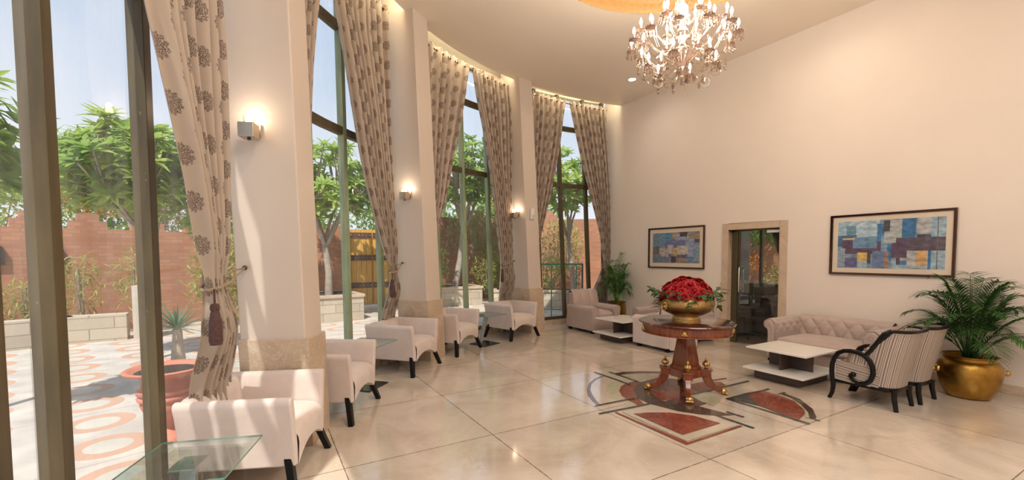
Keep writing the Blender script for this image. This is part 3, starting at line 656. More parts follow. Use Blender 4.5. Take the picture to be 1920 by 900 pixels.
# ---------------------------------------------------------------- buttoned sofa
def tuft(a, c):   # height of tufted upholstery at lattice coordinates
    return (abs(sin(pi * a)) * abs(sin(pi * c)) + 0.02) ** 0.42
def make_chester():
    t = thing('chesterfield_sofa', 'mauve beige sofa with deep buttoned back and rolled arms against the wall', 'sofa', (6.42, 2.88, 0), -pi / 2)
    F = M['fabric_mauve']; hw = .70; hd = .42; iw = .50
    b = MB(); b.box(-hw + .05, hw - .05, -hd + .07, hd - .04, .08, .27); b.build('base', F, t, bevel=.02, seg=3)
    b = MB(); b.box(-hw + .06, hw - .06, -hd + .10, hd - .06, .0, .085); b.build('plinth', M['black_wood'], t, bevel=.004)
    b = cushion(-iw, iw, -hd + .02, hd - .14, .24, .385, .035, 12, .05); b.build('seat_cushion', F, t, smooth=True, angle=50)
    # back: tufted front face rolling over the top
    def sect(v):   # v 0..1 : (out, z) out = towards the rear
        pth = [(.0, .33), (-.012, .42), (-.01, .50), (0, .56), (.02, .605), (.06, .64), (.11, .648), (.15, .625), (.165, .585), (.15, .55), (.12, .53), (.10, .50), (.10, .10)]
        q = v * (len(pth) - 1); i = min(int(q), len(pth) - 2); fr = q - i
        return (pth[i][0] * (1 - fr) + pth[i + 1][0] * fr, pth[i][1] * (1 - fr) + pth[i + 1][1] * fr)
    b = MB(); y0 = hd - .20
    def fb(u, v):
        x = -iw - .04 + (2 * iw + .08) * u; o_, z = sect(v); k = v * 12
        g = 0
        if k < 5: sx_ = (x) / .19; sz_ = k / 2.05; g = .034 * (tuft(sx_ + sz_ * .5, sx_ - sz_ * .5) - .35) * smoothstep((5 - k) / 1.0)
        return (x, y0 + o_ - g, z)
    b.grid(fb, 121, 61); bk = b.build('backrest', F, t, smooth=True, angle=100)
    for r_, zz in ((0, .415), (1, .485), (2, .56)):
        for k in range(-3, 4):
            x = (k + (.5 if r_ % 2 else 0)) * .19
            if abs(x) > .5: continue
            b = MB(); b.sphere((x, y0 + (.0 if r_ < 2 else .004) + .003, zz), .011, 8, 6, sc=(1, .6, 1)); b.build('button', F, bk, smooth=True)
    for s in (-1, 1):
        pr = [(.0, .10), (.0, .42), (.0, .50), (.012, .565), (.05, .612), (.105, .62), (.155, .585), (.165, .535), (.145, .495), (.11, .48), (.09, .46), (.09, .10)]
        x0 = iw
        b = MB(); m_ = 41; rows = []
        def fa(u, v):
            q = v * (len(pr) - 1); i = min(int(q), len(pr) - 2); fr = q - i
            o_ = pr[i][0] * (1 - fr) + pr[i + 1][0] * fr; z = pr[i][1] * (1 - fr) + pr[i + 1][1] * fr
            y = -hd + .02 + (2 * hd - .10) * u; g = 0
            if .9 < q < 4: g = .026 * (tuft((y + .1) / .17 + (q - .9) / 2.2, (y + .1) / .17 - (q - .9) / 2.2) - .35) * smoothstep((4 - q)) * smoothstep((q - .9) * 2)
            return (s * (x0 + o_ - g), y, z)
        b.grid(fa, 61, 56); b.add([fa(0, k / 22) for k in range(23)], [tuple(range(23))]); b.add([fa(1, k / 22) for k in range(23)], [tuple(range(23))])
        a = b.build('arm', F, t, smooth=True, angle=60)
        b = MB(); yy = -hd - .012
        face = [(s * (x0 + .012 + p_[0] * .86), p_[1]) for p_ in [(0, .09), (0, .42), (.002, .50), (.014, .555), (.05, .60), (.10, .608), (.145, .578), (.155, .535), (.138, .50), (.11, .49), (.09, .46), (.085, .09)]]
        extr(b, face, 'y', yy, -hd + .05); fp = b.build('arm_facing', F, a, bevel=.012, seg=3, angle=50)
        b = MB(); b.tube([(s * (x0 + .012 + .02), yy - .002, .12), (s * (x0 + .03), yy - .002, .46), (s * (x0 + .05), yy - .002, .54), (s * (x0 + .085), yy - .002, .565), (s * (x0 + .118), yy - .002, .545), (s * (x0 + .115), yy - .002, .52), (s * (x0 + .095), yy - .002, .515)], .004, 6); b.build('scroll_piping', F, fp, smooth=True)
        for zz, xx in ((.535, .085), (.42, .045), (.27, .045)):
            b = MB(); b.sphere((s * (x0 + xx), yy - .003, zz), .010, 8, 6, sc=(1, .6, 1)); b.build('button', F, fp, smooth=True)
        for zz, off in ((.42, 0), (.53, .085)):
            for k in range(4):
                y = -.26 + k * .17 + off
                if y > .25: continue
                b = MB(); b.sphere((s * (x0 + .004), y, zz), .010, 8, 6, sc=(.6, 1, 1)); b.build('button', F, a, smooth=True)
    return t
make_chester()
# ---------------------------------------------------------------- striped armchairs
def stripe_mat():
    m = bpy.data.materials.new('striped_upholstery'); t, N, L, P = nt(m)
    tc = N.new('ShaderNodeTexCoord'); sp = N.new('ShaderNodeSeparateXYZ'); L.new(tc.outputs['UV'], sp.inputs[0])
    fr = math_n(N, L, 'FRACT', math_n(N, L, 'MULTIPLY', sp.outputs[0], 1 / 0.085))
    rp = N.new('ShaderNodeValToRGB'); rp.color_ramp.interpolation = 'CONSTANT'; e = rp.color_ramp.elements
    cols = [(0, (.29, .235, .20)), (.17, (.60, .55, .50)), (.22, (.10, .065, .05)), (.25, (.34, .25, .19)), (.38, (.62, .57, .52)), (.43, (.21, .15, .12)), (.56, (.42, .36, .32)), (.66, (.64, .59, .54)), (.70, (.24, .16, .12)), (.83, (.03, .022, .02)), (.86, (.40, .33, .28)), (.95, (.62, .57, .52))]
    e[0].position = 0; e[0].color = (*cols[0][1], 1); e[1].position = cols[1][0]; e[1].color = (*cols[1][1], 1)
    for p_, c_c in cols[2:]:
        q = e.new(p_); q.color = (*c_c, 1)
    L.new(fr, rp.inputs[0]); L.new(rp.outputs[0], P.inputs['Base Color']); P.inputs['Roughness'].default_value = .8
    return m
M['stripe'] = stripe_mat()
M['cream_piping'] = mat('cream_piping', (.62, .56, .48), .7)
def set_uv(o, fn):
    me = o.data; uv = me.uv_layers.new(name='UVMap')
    for lp in me.loops: uv.data[lp.index].uv = fn(me.vertices[lp.vertex_index].co)
def make_bergere():
    t = thing('striped_armchair', 'x', 'armchair', group='striped armchairs with black scroll arms')
    BW = M['black_wood']
    # section through the back: a curved shell, wide at the top, raked to the rear (local +y)
    yf, yb = -.26, .24
    def halfw(z): return .205 + .03 * smoothstep((z - .2) / .5)
    def shell(a, z, off=0):    # a -1..1 around the shell from one side to the other
        hw_ = halfw(z) + off; rake = .11 * max(0, (z - .2) / .55) ** 1.2
        yb_ = yb + rake + off
        # super-ellipse plan: sides run forward, back is gently rounded
        ang = a * pi / 2; sx = math.copysign(abs(sin(ang)) ** .62, ang); cy_ = cos(ang) ** .62
        return (hw_ * sx, yb_ - .20 + .20 * cy_ - 0 * a, z)
    # outer shell: side wings cut down diagonally towards the arm
    def ztop(y): return .765 if y > .16 else max(.50, .765 - (.16 - y) * 1.55)
    b = MB(); na, nz_ = 41, 16; verts = []
    sides = []
    def full(u):  # plan path: from front side to rear to other front side ; u 0..1
        return u
    plan = []
    for i in range(na):
        a = -1 + 2 * i / (na - 1); plan.append(a)
    def outer(u, v, off=0.0, ins=0.0):
        # u: 0..1 along the plan path with straight side pieces
        L1 = .22; tot = 2 * L1 + 1.0; q = u * tot
        if q < L1: a = -1; fwd = (L1 - q) / L1
        elif q > L1 + 1: a = 1; fwd = (q - L1 - 1) / L1
        else: a = -1 + 2 * (q - L1); fwd = 0
        z0 = .215
        x_, y_, _ = shell(a, .5)
        yref = y_ - fwd * .20
        zt = min(.765, ztop(yref) - .0) - ins
        z = z0 + (zt - z0) * v
        x_, y_, _ = shell(a, z, off)
        return (x_, y_ - fwd * (.20 - .0), z)
    b.grid(lambda u, v: outer(u, v), 61, 14)
    b.grid(lambda u, v: outer(1 - u, v, -.05, .0), 61, 14)
    # rim between both skins
    top = [outer(i / 60, 1) for i in range(61)]; tin = [outer(i / 60, 1, -.05) for i in range(61)]
    b.add(top + tin, [(i, i + 1, 62 + i, 61 + i) for i in range(60)])
    for e_ in (0, 1):
        c1 = [outer(e_, k / 13) for k in range(14)]; c2_ = [outer(e_, k / 13, -.05) for k in range(14)]
        b.add(c1 + c2_, [(i, i + 1, 15 + i, 14 + i) for i in range(13)])
    bk = b.build('backrest', M['stripe'], t, smooth=True, angle=50)
    # stripes run down the shell: u by plan position
    set_uv(bk, lambda c: (c.x * .22 / halfw(c.z) + math.copysign(1, c.x) * max(0.0, yb + .11 * max(0, (c.z - .2) / .55) ** 1.2 - c.y) * min(1, abs(c.x) / .12), c.z))
    for e_, nm in ((1, 'top'),):
        b = MB(); b.tube([Vector(p) + Vector((0, 0, .006)) for p in top[7:54]], .017, 8, flat=1.5); b.build('crest_rail', BW, t, smooth=True)
        b = MB(); b.tube([Vector(outer(i / 60, .975, .003)) for i in range(8, 53)], .004, 6); b.build('piping', M['cream_piping'], bk, smooth=True)
    for s in (-1, 1):
        X = s * .232
        # black scroll arm: front leg, loop over, curl
        pts = [(-.265, .19), (-.275, .28), (-.272, .36), (-.255, .43), (-.22, .485), (-.17, .515), (-.11, .525), (-.05, .52), (.005, .50), (.05, .455), (.075, .395), (.08, .33), (.06, .265), (.02, .225), (-.04, .213), (-.085, .232), (-.11, .262), (-.105, .29)]
        rad = [.022] * 14 + [.018, .016, .015, .02]
        b = MB(); b.tube([(X, y, z) for y, z in pts], rad, 10); b.sphere((X, -.085, .292), .026, 12, 8, sc=(.8, 1, 1)); ar = b.build('scroll_arm', BW, t, smooth=True)
        b = MB(); b.tube([(X, .01, .50), (X, .055, .56), (X * 1.0, .10, .64), (X * 1.0, .155, .735), (s * .20, .20, .77)], [.02, .02, .02, .021, .018], 10); b.build('wing_rail', BW, t, smooth=True)
        # upholstered side panel below the arm
        b = MB(); n = 24
        def sp(u, v): 
            y = -.25 + .37 * u; zt_ = .405 if u < .75 else .405
            return (s * (.212 + .004 * sin(pi * u)), y, .205 + (zt_ - .205) * v)
        b.grid(sp, n, 6); b.grid(lambda u, v: (sp(1 - u, v)[0] - s * .05, sp(1 - u, v)[1], sp(1 - u, v)[2]), n, 6)
        a0_ = [sp(i / 23, 1) for i in range(24)]; b.add(a0_ + [(x - s * .05, y, z) for x, y, z in a0_], [(i, i + 1, 25 + i, 24 + i) for i in range(23)])
        a1_ = [sp(0, i / 5) for i in range(6)]; b.add(a1_ + [(x - s * .05, y, z) for x, y, z in a1_], [(i, i + 1, 7 + i, 6 + i) for i in range(5)])
        o = b.build('side_panel', M['stripe'], t, smooth=True, angle=50); set_uv(o, lambda c: (c.z + .13 * c.y, c.y))
        b = MB(); b.tube([(s * .222, -.248, .41), (s * .222, -.248, .215), (s * .222, -.10, .205), (s * .222, .06, .205)], .0035, 6); b.build('piping', M['cream_piping'], o, smooth=True)
        b = MB()
        prof = [(-.265, .20), (-.262, .13), (-.27, .06), (-.295, 0)]
        b.tube([(s * .222, y, z) for y, z in prof], [.026, .023, .02, .019], 8); b.build('leg', BW, t, smooth=True)
        b = MB(); b.tube([(s * .165, .225, .20), (s * .168, .228, .12), (s * .175, .25, 0)], [.026, .023, .020], 8); b.build('leg', BW, t, smooth=True)
    # seat rail and seat
    b = MB(); ring = [outer(i / 60, 0, .004) for i in range(61)]
    ring = [(-.225, -.27, .2)] + ring + [(.225, -.27, .2)]
    b.hexa([(x, y, .175) for x, y, _ in ring], [(x, y, .213) for x, y, _ in ring]); b.build('seat_rail', BW, t, bevel=.004)
    b = cushion(-.165, .165, -.275, .17, .20, .385, .03, 12, .04); o = b.build('seat_cushion', M['stripe'], t, smooth=True, angle=50); set_uv(o, lambda c: (c.x + c.z * .0, c.y))
    return t
proto = make_bergere()
proto.location = (5.365, 2.02, 0); proto.rotation_euler = (0, 0, pi); proto['label'] = 'striped armchair with black scroll arm, nearer the coffee table and fully in view'
c2 = dup(proto); c2.location = (5.83, 1.99, 0); c2.rotation_euler = (0, 0, pi); c2['label'] = 'striped armchair behind the other, between it and the brass pot'
# ================================================================ round table
TX, TY = 4.0, 3.2
rt = thing('round_table', 'round polished mahogany pedestal table with gilt finials and paw feet on the marble inlay', 'table', (TX, TY, 0))
b = MB(); b.lathe([(.001, .758), (.47, .758), (.488, .764), (.492, .772), (.488, .780), (.470, .785), (.001, .785)], 72, cap=False); b.build('tabletop', M['mahogany_dark'], rt, smooth=True)
b = MB(); n = 72 * 4   # reeded drum
def drum(u, v):
    a = 2 * pi * u; k = abs(sin(a * 72)); reed = .004 * k
    prof = [(.450, .660), (.462, .664), (.462, .674), (.450, .678), (.450, .682), (.450, .745), (.455, .750), (.470, .758)]
    q = v * 7; i = min(int(q), 6); fr = q - i; r = prof[i][0] * (1 - fr) + prof[i + 1][0] * fr; z = prof[i][1] * (1 - fr) + prof[i + 1][1] * fr
    if .679 < z < .748: r += reed
    return (r * cos(a), r * sin(a), z)
b.grid(drum, 72 * 8, 15, closeu=True); b.lathe([(.45, .660), (.001, .660)], 72, cap=False); b.build('reeded_apron', M['mahogany'], rt, smooth=True, angle=50)
for a in (R_(225 - 8), R_(225 + 75), R_(225 - 75), R_(45)):
    b = MB(); c = Vector((.458 * cos(a), .458 * sin(a), .712)); tn = Vector((-sin(a), cos(a), 0)); nr = Vector((cos(a), sin(a), 0))
    for dx, dz, r_ in ((0, 0, .018), (-.016, -.012, .012), (.016, -.012, .012), (0, .018, .010), (-.012, .010, .010), (.012, .010, .010), (0, -.022, .010), (-.026, -.02, .007), (.026, -.02, .007)):
        b.sphere(c + tn * dx + Vector((0, 0, dz)), r_, 8, 6, sc=(1, 1, 1))
    b.build('gilt_mount', M['gilt'], rt, smooth=True)
def sq(h, z, c=.25):
    k = h * c; return [(-h + k, -h, z), (h - k, -h, z), (h, -h + k, z), (h, h - k, z), (h - k, h, z), (-h + k, h, z), (-h, h - k, z), (-h, -h + k, z)]
b = MB(); b.hexa(sq(.105, .30, .10), sq(.064, .62, .10)); b.hexa(sq(.064, .62, .1), sq(.09, .66, .1)); b.hexa(sq(.125, .265, .1), sq(.112, .30, .1)); b.build('pedestal', M['mahogany'], rt, bevel=.003)
b = MB(); b.hexa(sq(.150, .185, .5), sq(.150, .265, .5))
for k in range(4):
    a = pi / 4 + k * pi / 2; Mx = Matrix.Rotation(a, 4, 'Z')
    b.box(.09, .255, -.045, .045, .19, .262, 0, Mx); b.box(.15, .268, -.055, .055, .255, .272, 0, Mx)
b.hexa(sq(.09, .165, .5), sq(.09, .185, .5)); b.build('platform', M['mahogany'], rt, bevel=.003)
for k in range(4):
    a = pi / 4 + k * pi / 2; Mx = Matrix.Rotation(a, 4, 'Z')
    leg = []
    for r_, z, w, h in ((.205, .195, .042, .055), (.225, .155, .038, .055), (.25, .11, .034, .048), (.29, .07, .030, .038), (.345, .045, .027, .030), (.375, .042, .026, .028)):
        leg.append((r_, z, w, h))
    b = MB(); vs = []
    dirs = []
    for i, (r_, z, w, h) in enumerate(leg):
        p0, p1 = leg[max(i - 1, 0)], leg[min(i + 1, len(leg) - 1)]; tx, tz = p1[0] - p0[0], p1[1] - p0[1]; l = hypot(tx, tz); nx_, nz_ = -tz / l, tx / l
        for sx, sy in ((-1, -1), (1, -1), (1, 1), (-1, 1)): vs.append(Mx @ Vector((r_ + nx_ * h * sy * .8, w * sx * .8, z + nz_ * h * sy * .8)))
    f_ = [(i * 4 + j, i * 4 + (j + 1) % 4, (i + 1) * 4 + (j + 1) % 4, (i + 1) * 4 + j) for i in range(len(leg) - 1) for j in range(4)] + [(3, 2, 1, 0), tuple(range(4 * len(leg) - 4, 4 * len(leg)))]
    b.add(vs, f_); lg = b.build('leg', M['mahogany'], rt, bevel=.006, seg=3, angle=50)
    b = MB(); b.sphere(Mx @ Vector((.385, 0, .036)), .036, 12, 8, sc=(1, 1, 1))
    for dy in (-.026, -.009, .009, .026): b.sphere(Mx @ Vector((.412, dy, .020)), .0165, 8, 6); b.sphere(Mx @ Vector((.398, dy, .045)), .013, 8, 6)
    b.build('paw_foot', M['gilt'], lg, smooth=True)
    b = MB(); p = Mx @ Vector((.21, 0, .272))
    def fin(u, v):
        prof = [(.018, 0), (.024, .006), (.012, .012), (.016, .018), (.034, .030), (.040, .048), (.034, .066), (.016, .082), (.010, .088), (.014, .094), (.009, .104), (.002, .118)]
        q = v * 11; i = min(int(q), 10); fr = q - i; r_ = prof[i][0] * (1 - fr) + prof[i + 1][0] * fr; z = prof[i][1] * (1 - fr) + prof[i + 1][1] * fr
        if .02 < z < .08: r_ *= 1 - .13 * abs(cos(5 * 2 * pi * u))
        return (p.x + r_ * cos(2 * pi * u), p.y + r_ * sin(2 * pi * u), p.z + z)
    b.grid(fin, 60, 34, closeu=True); b.build('finial', M['gilt'], rt, smooth=True, angle=70)
# bowl
bw = thing('brass_bowl', 'hammered brass bowl with ring handles on the round table, full of red roses', 'bowl', (TX, TY, .785))
b = MB(); b.lathe([(.001, .002), (.142, .0), (.146, .012), (.138, .02), (.134, .05), (.125, .062), (.17, .07), (.235, .105), (.276, .150), (.288, .190), (.282, .225), (.262, .248), (.268, .262), (.258, .266), (.25, .25), (.262, .225), (.262, .18), (.20, .10), (.001, .08)], 64, cap=False); b.build('bowl_body', M['brass_bowl'], bw, smooth=True)
b = MB(); b.lathe([(.139, .001), (.149, .002), (.149, .018), (.141, .020)], 64, cap=False); b.build('foot_rim', M['gilt'], bw, smooth=True)
for a in (R_(225 - 52), R_(45 - 52)):
    nr = Vector((cos(a), sin(a), 0)); tn = Vector((-sin(a), cos(a), 0)); c = nr * .300 + Vector((0, 0, .165))
    b = MB(); b.tube([c + tn * .036 * cos(q) + Vector((0, 0, .036 * sin(q))) + nr * (.0 if sin(q) > 0 else .006) for q in [2 * pi * i / 24 for i in range(25)]], .0065, 8)
    b.sphere(c + Vector((0, 0, .04)) - nr * .01, .018, 10, 8); b.sphere(c + Vector((0, 0, .0)) - nr * .008, .022, 10, 8); b.build('ring_handle', M['gilt'], bw, smooth=True)
# roses
rose_red = mat('rose_petals', (.22, .001, .006), .55, color2=(.50, .004, .012), vscale=30)
M['rose_leaf'] = leaf_mat('rose_leaves', (.03, .085, .022), (.09, .18, .055), 12)
fa_ = thing('flower_arrangement', 'dome of deep red roses with trailing green leaves filling the brass bowl', 'flowers', (TX, TY, 1.03))
def rose_mesh():
    b = MB(); rr = random.Random(3)
    for lay, (n, r0, ht, op) in enumerate(((3, .010, .030, .1), (4, .018, .030, .3), (5, .027, .028, .55), (6, .036, .024, .85), (7, .042, .016, 1.15))):
        for k in range(n):
            a0 = 2 * pi * k / n + lay * .7; wd = 2 * pi / n * 1.35
            def f(u, v, a0=a0, wd=wd, r0=r0, ht=ht, op=op):
                a = a0 + (u - .5) * wd; r_ = r0 * (.45 + .75 * v ** .7) + .010 * op * v * v + .002 * sin(9 * u)
                z = -.012 + ht * v * (1 - .25 * (2 * u - 1) ** 2) - op * .008 * v ** 3
                return (r_ * cos(a), r_ * sin(a), z)
            b.grid(f, 6, 5)
    b.sphere((0, 0, 0), .018, 8, 6)
    return b
rb = rose_mesh(); first = None
k = 0; rr = random.Random(5); gold_a = pi * (3 - sqrt(5)); NR = 78
for i in range(NR):
    t_ = (i + .5) / NR; ph = math.acos(1 - t_ * .98); a = i * gold_a
    d = Vector((sin(ph) * cos(a), sin(ph) * sin(a), cos(ph)))
    pos = Vector((d.x * .262, d.y * .262, d.z * .225 + .0 - .012)) * rr.uniform(.93, 1.07)
    nrm = Vector((d.x, d.y, d.z * 1.15)).normalized()
    if first is None: o = rb.build('rose', rose_red, fa_, smooth=True, angle=80); first = o
    else: o = first.copy(); col.objects.link(o); o.parent = fa_
    s_ = rr.uniform(.80, 1.0)
    o.location = pos; o.rotation_mode = 'QUATERNION'; o.rotation_quaternion = nrm.to_track_quat('Z', 'Y') @ Quaternion((0, 0, 1), rr.uniform(0, 6.28)); o.scale = (s_, s_, s_)
def leaf(b, p, d, up, L_, W_, droop=.15, mi=0, nseg=4):
    d = Vector(d).normalized(); sd = d.cross(Vector(up))
    if sd.length < 1e-3: sd = d.orthogonal()
    sd.normalize(); nu = sd.cross(d).normalized(); vs = []
    for i in range(nseg + 1):
        t_ = i / nseg; w = W_ * (sin(pi * min(1, t_ ** .8 * .97 + .02)) ** .8) * .5 + .0004
        c = Vector(p) + d * L_ * t_ - nu * droop * L_ * t_ * t_
        vs += [c - sd * w + nu * w * .25, c, c + sd * w + nu * w * .25]
    fs = []
    for i in range(nseg):
        for j in (0, 1): fs.append((i * 3 + j, i * 3 + j + 1, i * 3 + j + 4, i * 3 + j + 3))
    b.add(vs, fs, mi)
rr = random.Random(11)
for i in range(16):
    a = i * 2 * pi / 16 + rr.uniform(-.15, .15); b = MB(); nr = Vector((cos(a), sin(a), 0)); reach = .36 + .05 * (i % 2)
    if i % 3 == 1: stem = [nr * .22 + Vector((0, 0, .02)), nr * .29 + Vector((0, 0, .02)), nr * .315 + Vector((0, 0, -.04)), nr * .305 + Vector((0, 0, -.10))]
    else: stem = [nr * .22 + Vector((0, 0, .0)), nr * .29 + Vector((0, 0, .05)), nr * reach + Vector((0, 0, .06 + .03 * (i % 2)))]
    b.tube(stem, .0025, 5)
    for k in range(7):
        t_ = .35 + .1 * k; q = t_ * (len(stem) - 1); j = min(int(q), len(stem) - 2); p = stem[j].lerp(stem[j + 1], q - j)
        sd = Vector((-nr.y, nr.x, 0)) * (1 if k % 2 else -1)
        dd = nr * rr.uniform(.2, .8) + sd * rr.uniform(.3, 1.0) + Vector((0, 0, rr.uniform(-.5, .5)))
        leaf(b, p, dd, (0, 0, 1), rr.uniform(.075, .105), rr.uniform(.042, .056), .15)
    b.build('leaf_sprig', M['rose_leaf'], fa_)
# ================================================================ chandelier
ch = thing('crystal_chandelier', 'large glass chandelier with candle bulbs and hanging crystal drops below the gold dome', 'chandelier', (3.74, 3.09, 3.57))
CR, AM = M['crystal'], M['crystal_amber']
b = MB(); b.lathe([(.002, -.30), (.03, -.28), (.045, -.25), (.02, -.22), (.02, -.18), (.06, -.15), (.09, -.10), (.10, -.06), (.05, -.03), (.03, 0), (.03, .06), (.055, .10), (.06, .15), (.03, .20), (.022, .28), (.05, .33), (.05, .40), (.02, .45), (.018, .60), (.03, .64), (.012, .70)], 24, cap=False); b.build('central_stem', CR, ch, smooth=True)
b = MB(); b.lathe([(.002, .70), (.006, .70), (.006, 1.60), (.002, 1.60)], 10, cap=False); b.build('suspension_rod', M['gilt'], ch, smooth=True)
b = MB(); b.lathe([(.001, 1.50), (.05, 1.52), (.07, 1.58), (.07, 1.62)], 24, cap=False); b.build('ceiling_rose', M['gilt'], ch, smooth=True)
# large lower bowl of petals (dark smoky) and top crown
def petals(name, z, r0, r1, h, n, m):
    b = MB()
    for k in range(n):
        a0 = 2 * pi * k / n
        b.grid(lambda u, v: (lambda a, r_: (r_ * cos(a), r_ * sin(a), z + h * v + .01 * sin(pi * u) * v))(a0 + (u - .5) * 2 * pi / n * (1 - .4 * v * v), r0 + (r1 - r0) * v ** 1.3), 5, 5)
    return b.build(name, m, ch, smooth=True, angle=60)
petals('lower_bowl', -.20, .03, .15, .13, 16, AM); petals('bottom_petals', -.28, .02, .075, .05, 12, AM)
petals('upper_crown', .34, .03, .10, .06, 12, CR); petals('middle_dish', .06, .03, .11, .05, 14, CR)
def drop(b, p, l=.07, r_=.013):
    x, y, z = p; b.lathe([(.0015, z), (.0015, z - l * .35), (r_ * .5, z - l * .45), (r_, z - l * .78), (r_ * .6, z - l * .95), (.001, z - l)], 8, (x, y, 0), cap=False)
def arm_parts(par, R1, zc, dip, s=1.0, amber=True):
    """one arm in its own frame, running out along +x; candle at R1"""
    b = MB(); b.tube([(.03, 0, zc - .10), (.10 * R1 / .5, 0, zc - .10 - dip * .8), (.42 * R1, 0, zc - .12 - dip), (.66 * R1, 0, zc - .10 - dip * .7), (.86 * R1, 0, zc - .07), (.96 * R1, 0, zc - .035), (R1, 0, zc - .012)], .0085 * s, 8)
    b.tube([(R1 * .55, 0, zc - .11 - dip), (R1 * .68, 0, zc - .15 - dip), (R1 * .8, 0, zc - .13 - dip), (R1 * .82, 0, zc - .09 - dip), (R1 * .76, 0, zc - .07 - dip)], .006 * s, 6)
    a = b.build('arm', CR, par, smooth=True)
    b = MB()
    for k in range(12):
        a0 = 2 * pi * k / 12
        b.grid(lambda u, v: (lambda q, r_: (R1 + r_ * cos(q), r_ * sin(q), zc + .012 * v + .006 * sin(pi * u)))(a0 + (u - .5) * .5 * (1 - .5 * v * v), (.010 + .042 * v) * s), 4, 4)
    b.lathe([(.002, zc - .01), (.02 * s, zc), (.05 * s, zc + .008), (.03 * s, zc + .012), (.012 * s, zc + .014), (.012 * s, zc + .03)], 14, (R1, 0, 0), cap=False)
    b.build('drip_pan', AM, a, smooth=True)
    b = MB(); b.lathe([(.0105 * s, zc + .014), (.0105 * s, zc + .062)], 12, (R1, 0, 0)); b.build('candle_tube', M['white_plastic'], a, smooth=True)
    b = MB(); b.lathe([(.006, zc + .062), (.0135, zc + .080), (.0150, zc + .092), (.012, zc + .108), (.005, zc + .126), (.001, zc + .134)], 12, (R1, 0, 0), cap=False); b.build('candle_bulb', M['bulb'], a, smooth=True)
    b = MB()
    for k in range(8):
        q = 2 * pi * k / 8 + .2; drop(b, (R1 + .046 * s * cos(q), .046 * s * sin(q), zc + .004), .075, .011)
    b.tube([(R1 + .046 * s * cos(2 * pi * k / 16), .046 * s * sin(2 * pi * k / 16), zc + .002) for k in range(17)], .003, 5)
    b.build('crystal_fringe', M['crystal_drop'], a, smooth=True)
    return a
M['crystal_drop'] = thin_glass('crystal_drop', (.80, .72, .66), .14, rough=.06)
def arm_ring(n, R1, zc, dip, off, s=1.0):
    src = None
    for k in range(n):
        an = off + 2 * pi * k / n
        if src is None:
            src = arm_parts(ch, R1, zc, dip, s); src.rotation_euler = (0, 0, an)
        else:
            c = src.copy(); col.objects.link(c); c.parent = ch; c.rotation_euler = (0, 0, an)
            for g in [x for x in col.objects if x.parent == src]:
                d_ = g.copy(); col.objects.link(d_); d_.parent = c
arm_ring(12, .50, .045, .16, .1); arm_ring(6, .33, -.17, .07, .45, .9); arm_ring(6, .29, .235, .06, .2, .9); arm_ring(4, .15, .36, .03, .5, .8); arm_ring(8, .42, .150, .10, .3, .95)
for k in range(26):
    b = MB(); a = k * 2.4; r_ = .06 + .40 * ((k * 7) % 26) / 26; drop(b, (r_ * cos(a), r_ * sin(a), -.12 - .10 * (1 - r_ / .5) - .05 * (k % 2)), .13, .017)
    b.build('crystal_pendant', M['crystal_drop'], ch, smooth=True)
lamp('chandelier_glow', 'POINT', (3.74, 3.09, 3.95), 125, WARM, 0.25)
# ================================================================ recessed downlights
DLS = [((6.06, 6.12), 'round recessed ceiling light nearest the far corner, glowing'), ((6.08, 3.08), 'round recessed ceiling light above the striped chairs, glowing at the top edge of the photo')]
for (x, y), lb in DLS + [((6.06, 0.2), 'unseen ceiling light added above the bare end of the long wall'), ((3.2, -0.6), 'unseen fill downlight added behind the camera in the middle of the ceiling'), ((0.9, 1.3), 'unseen fill downlight added near the camera, brightening the nearest tub chairs'), ((1.2, -1.6), 'unseen fill downlight added behind the camera on the window side'), ((4.8, -2.4), 'unseen fill downlight added by the back wall of the hall')]:  # all but the DLS pair are unseen, added to brighten the hall
    t = thing('recessed_downlight', lb, 'ceiling light', (x, y, H), group='recessed ceiling lights')
    b = MB(); b.lathe([(.062, -.001), (.075, -.004), (.078, -.001)], 32, cap=False); b.build('trim_ring', M['white_plastic'], t, smooth=True)
    b = MB(); b.lathe([(.001, -.0025), (.062, -.0025)], 32, cap=False); b.build('lamp_disc', M['spot'], t)
    sp_ = lamp('downlight_beam', 'SPOT', (x, y, H - .02), (130 if x < 1.3 else 28 if y > 2 else 18), WARM, 0.08, target=(x, y, 0)).data; sp_.spot_size = R_(165); sp_.spot_blend = 1.0
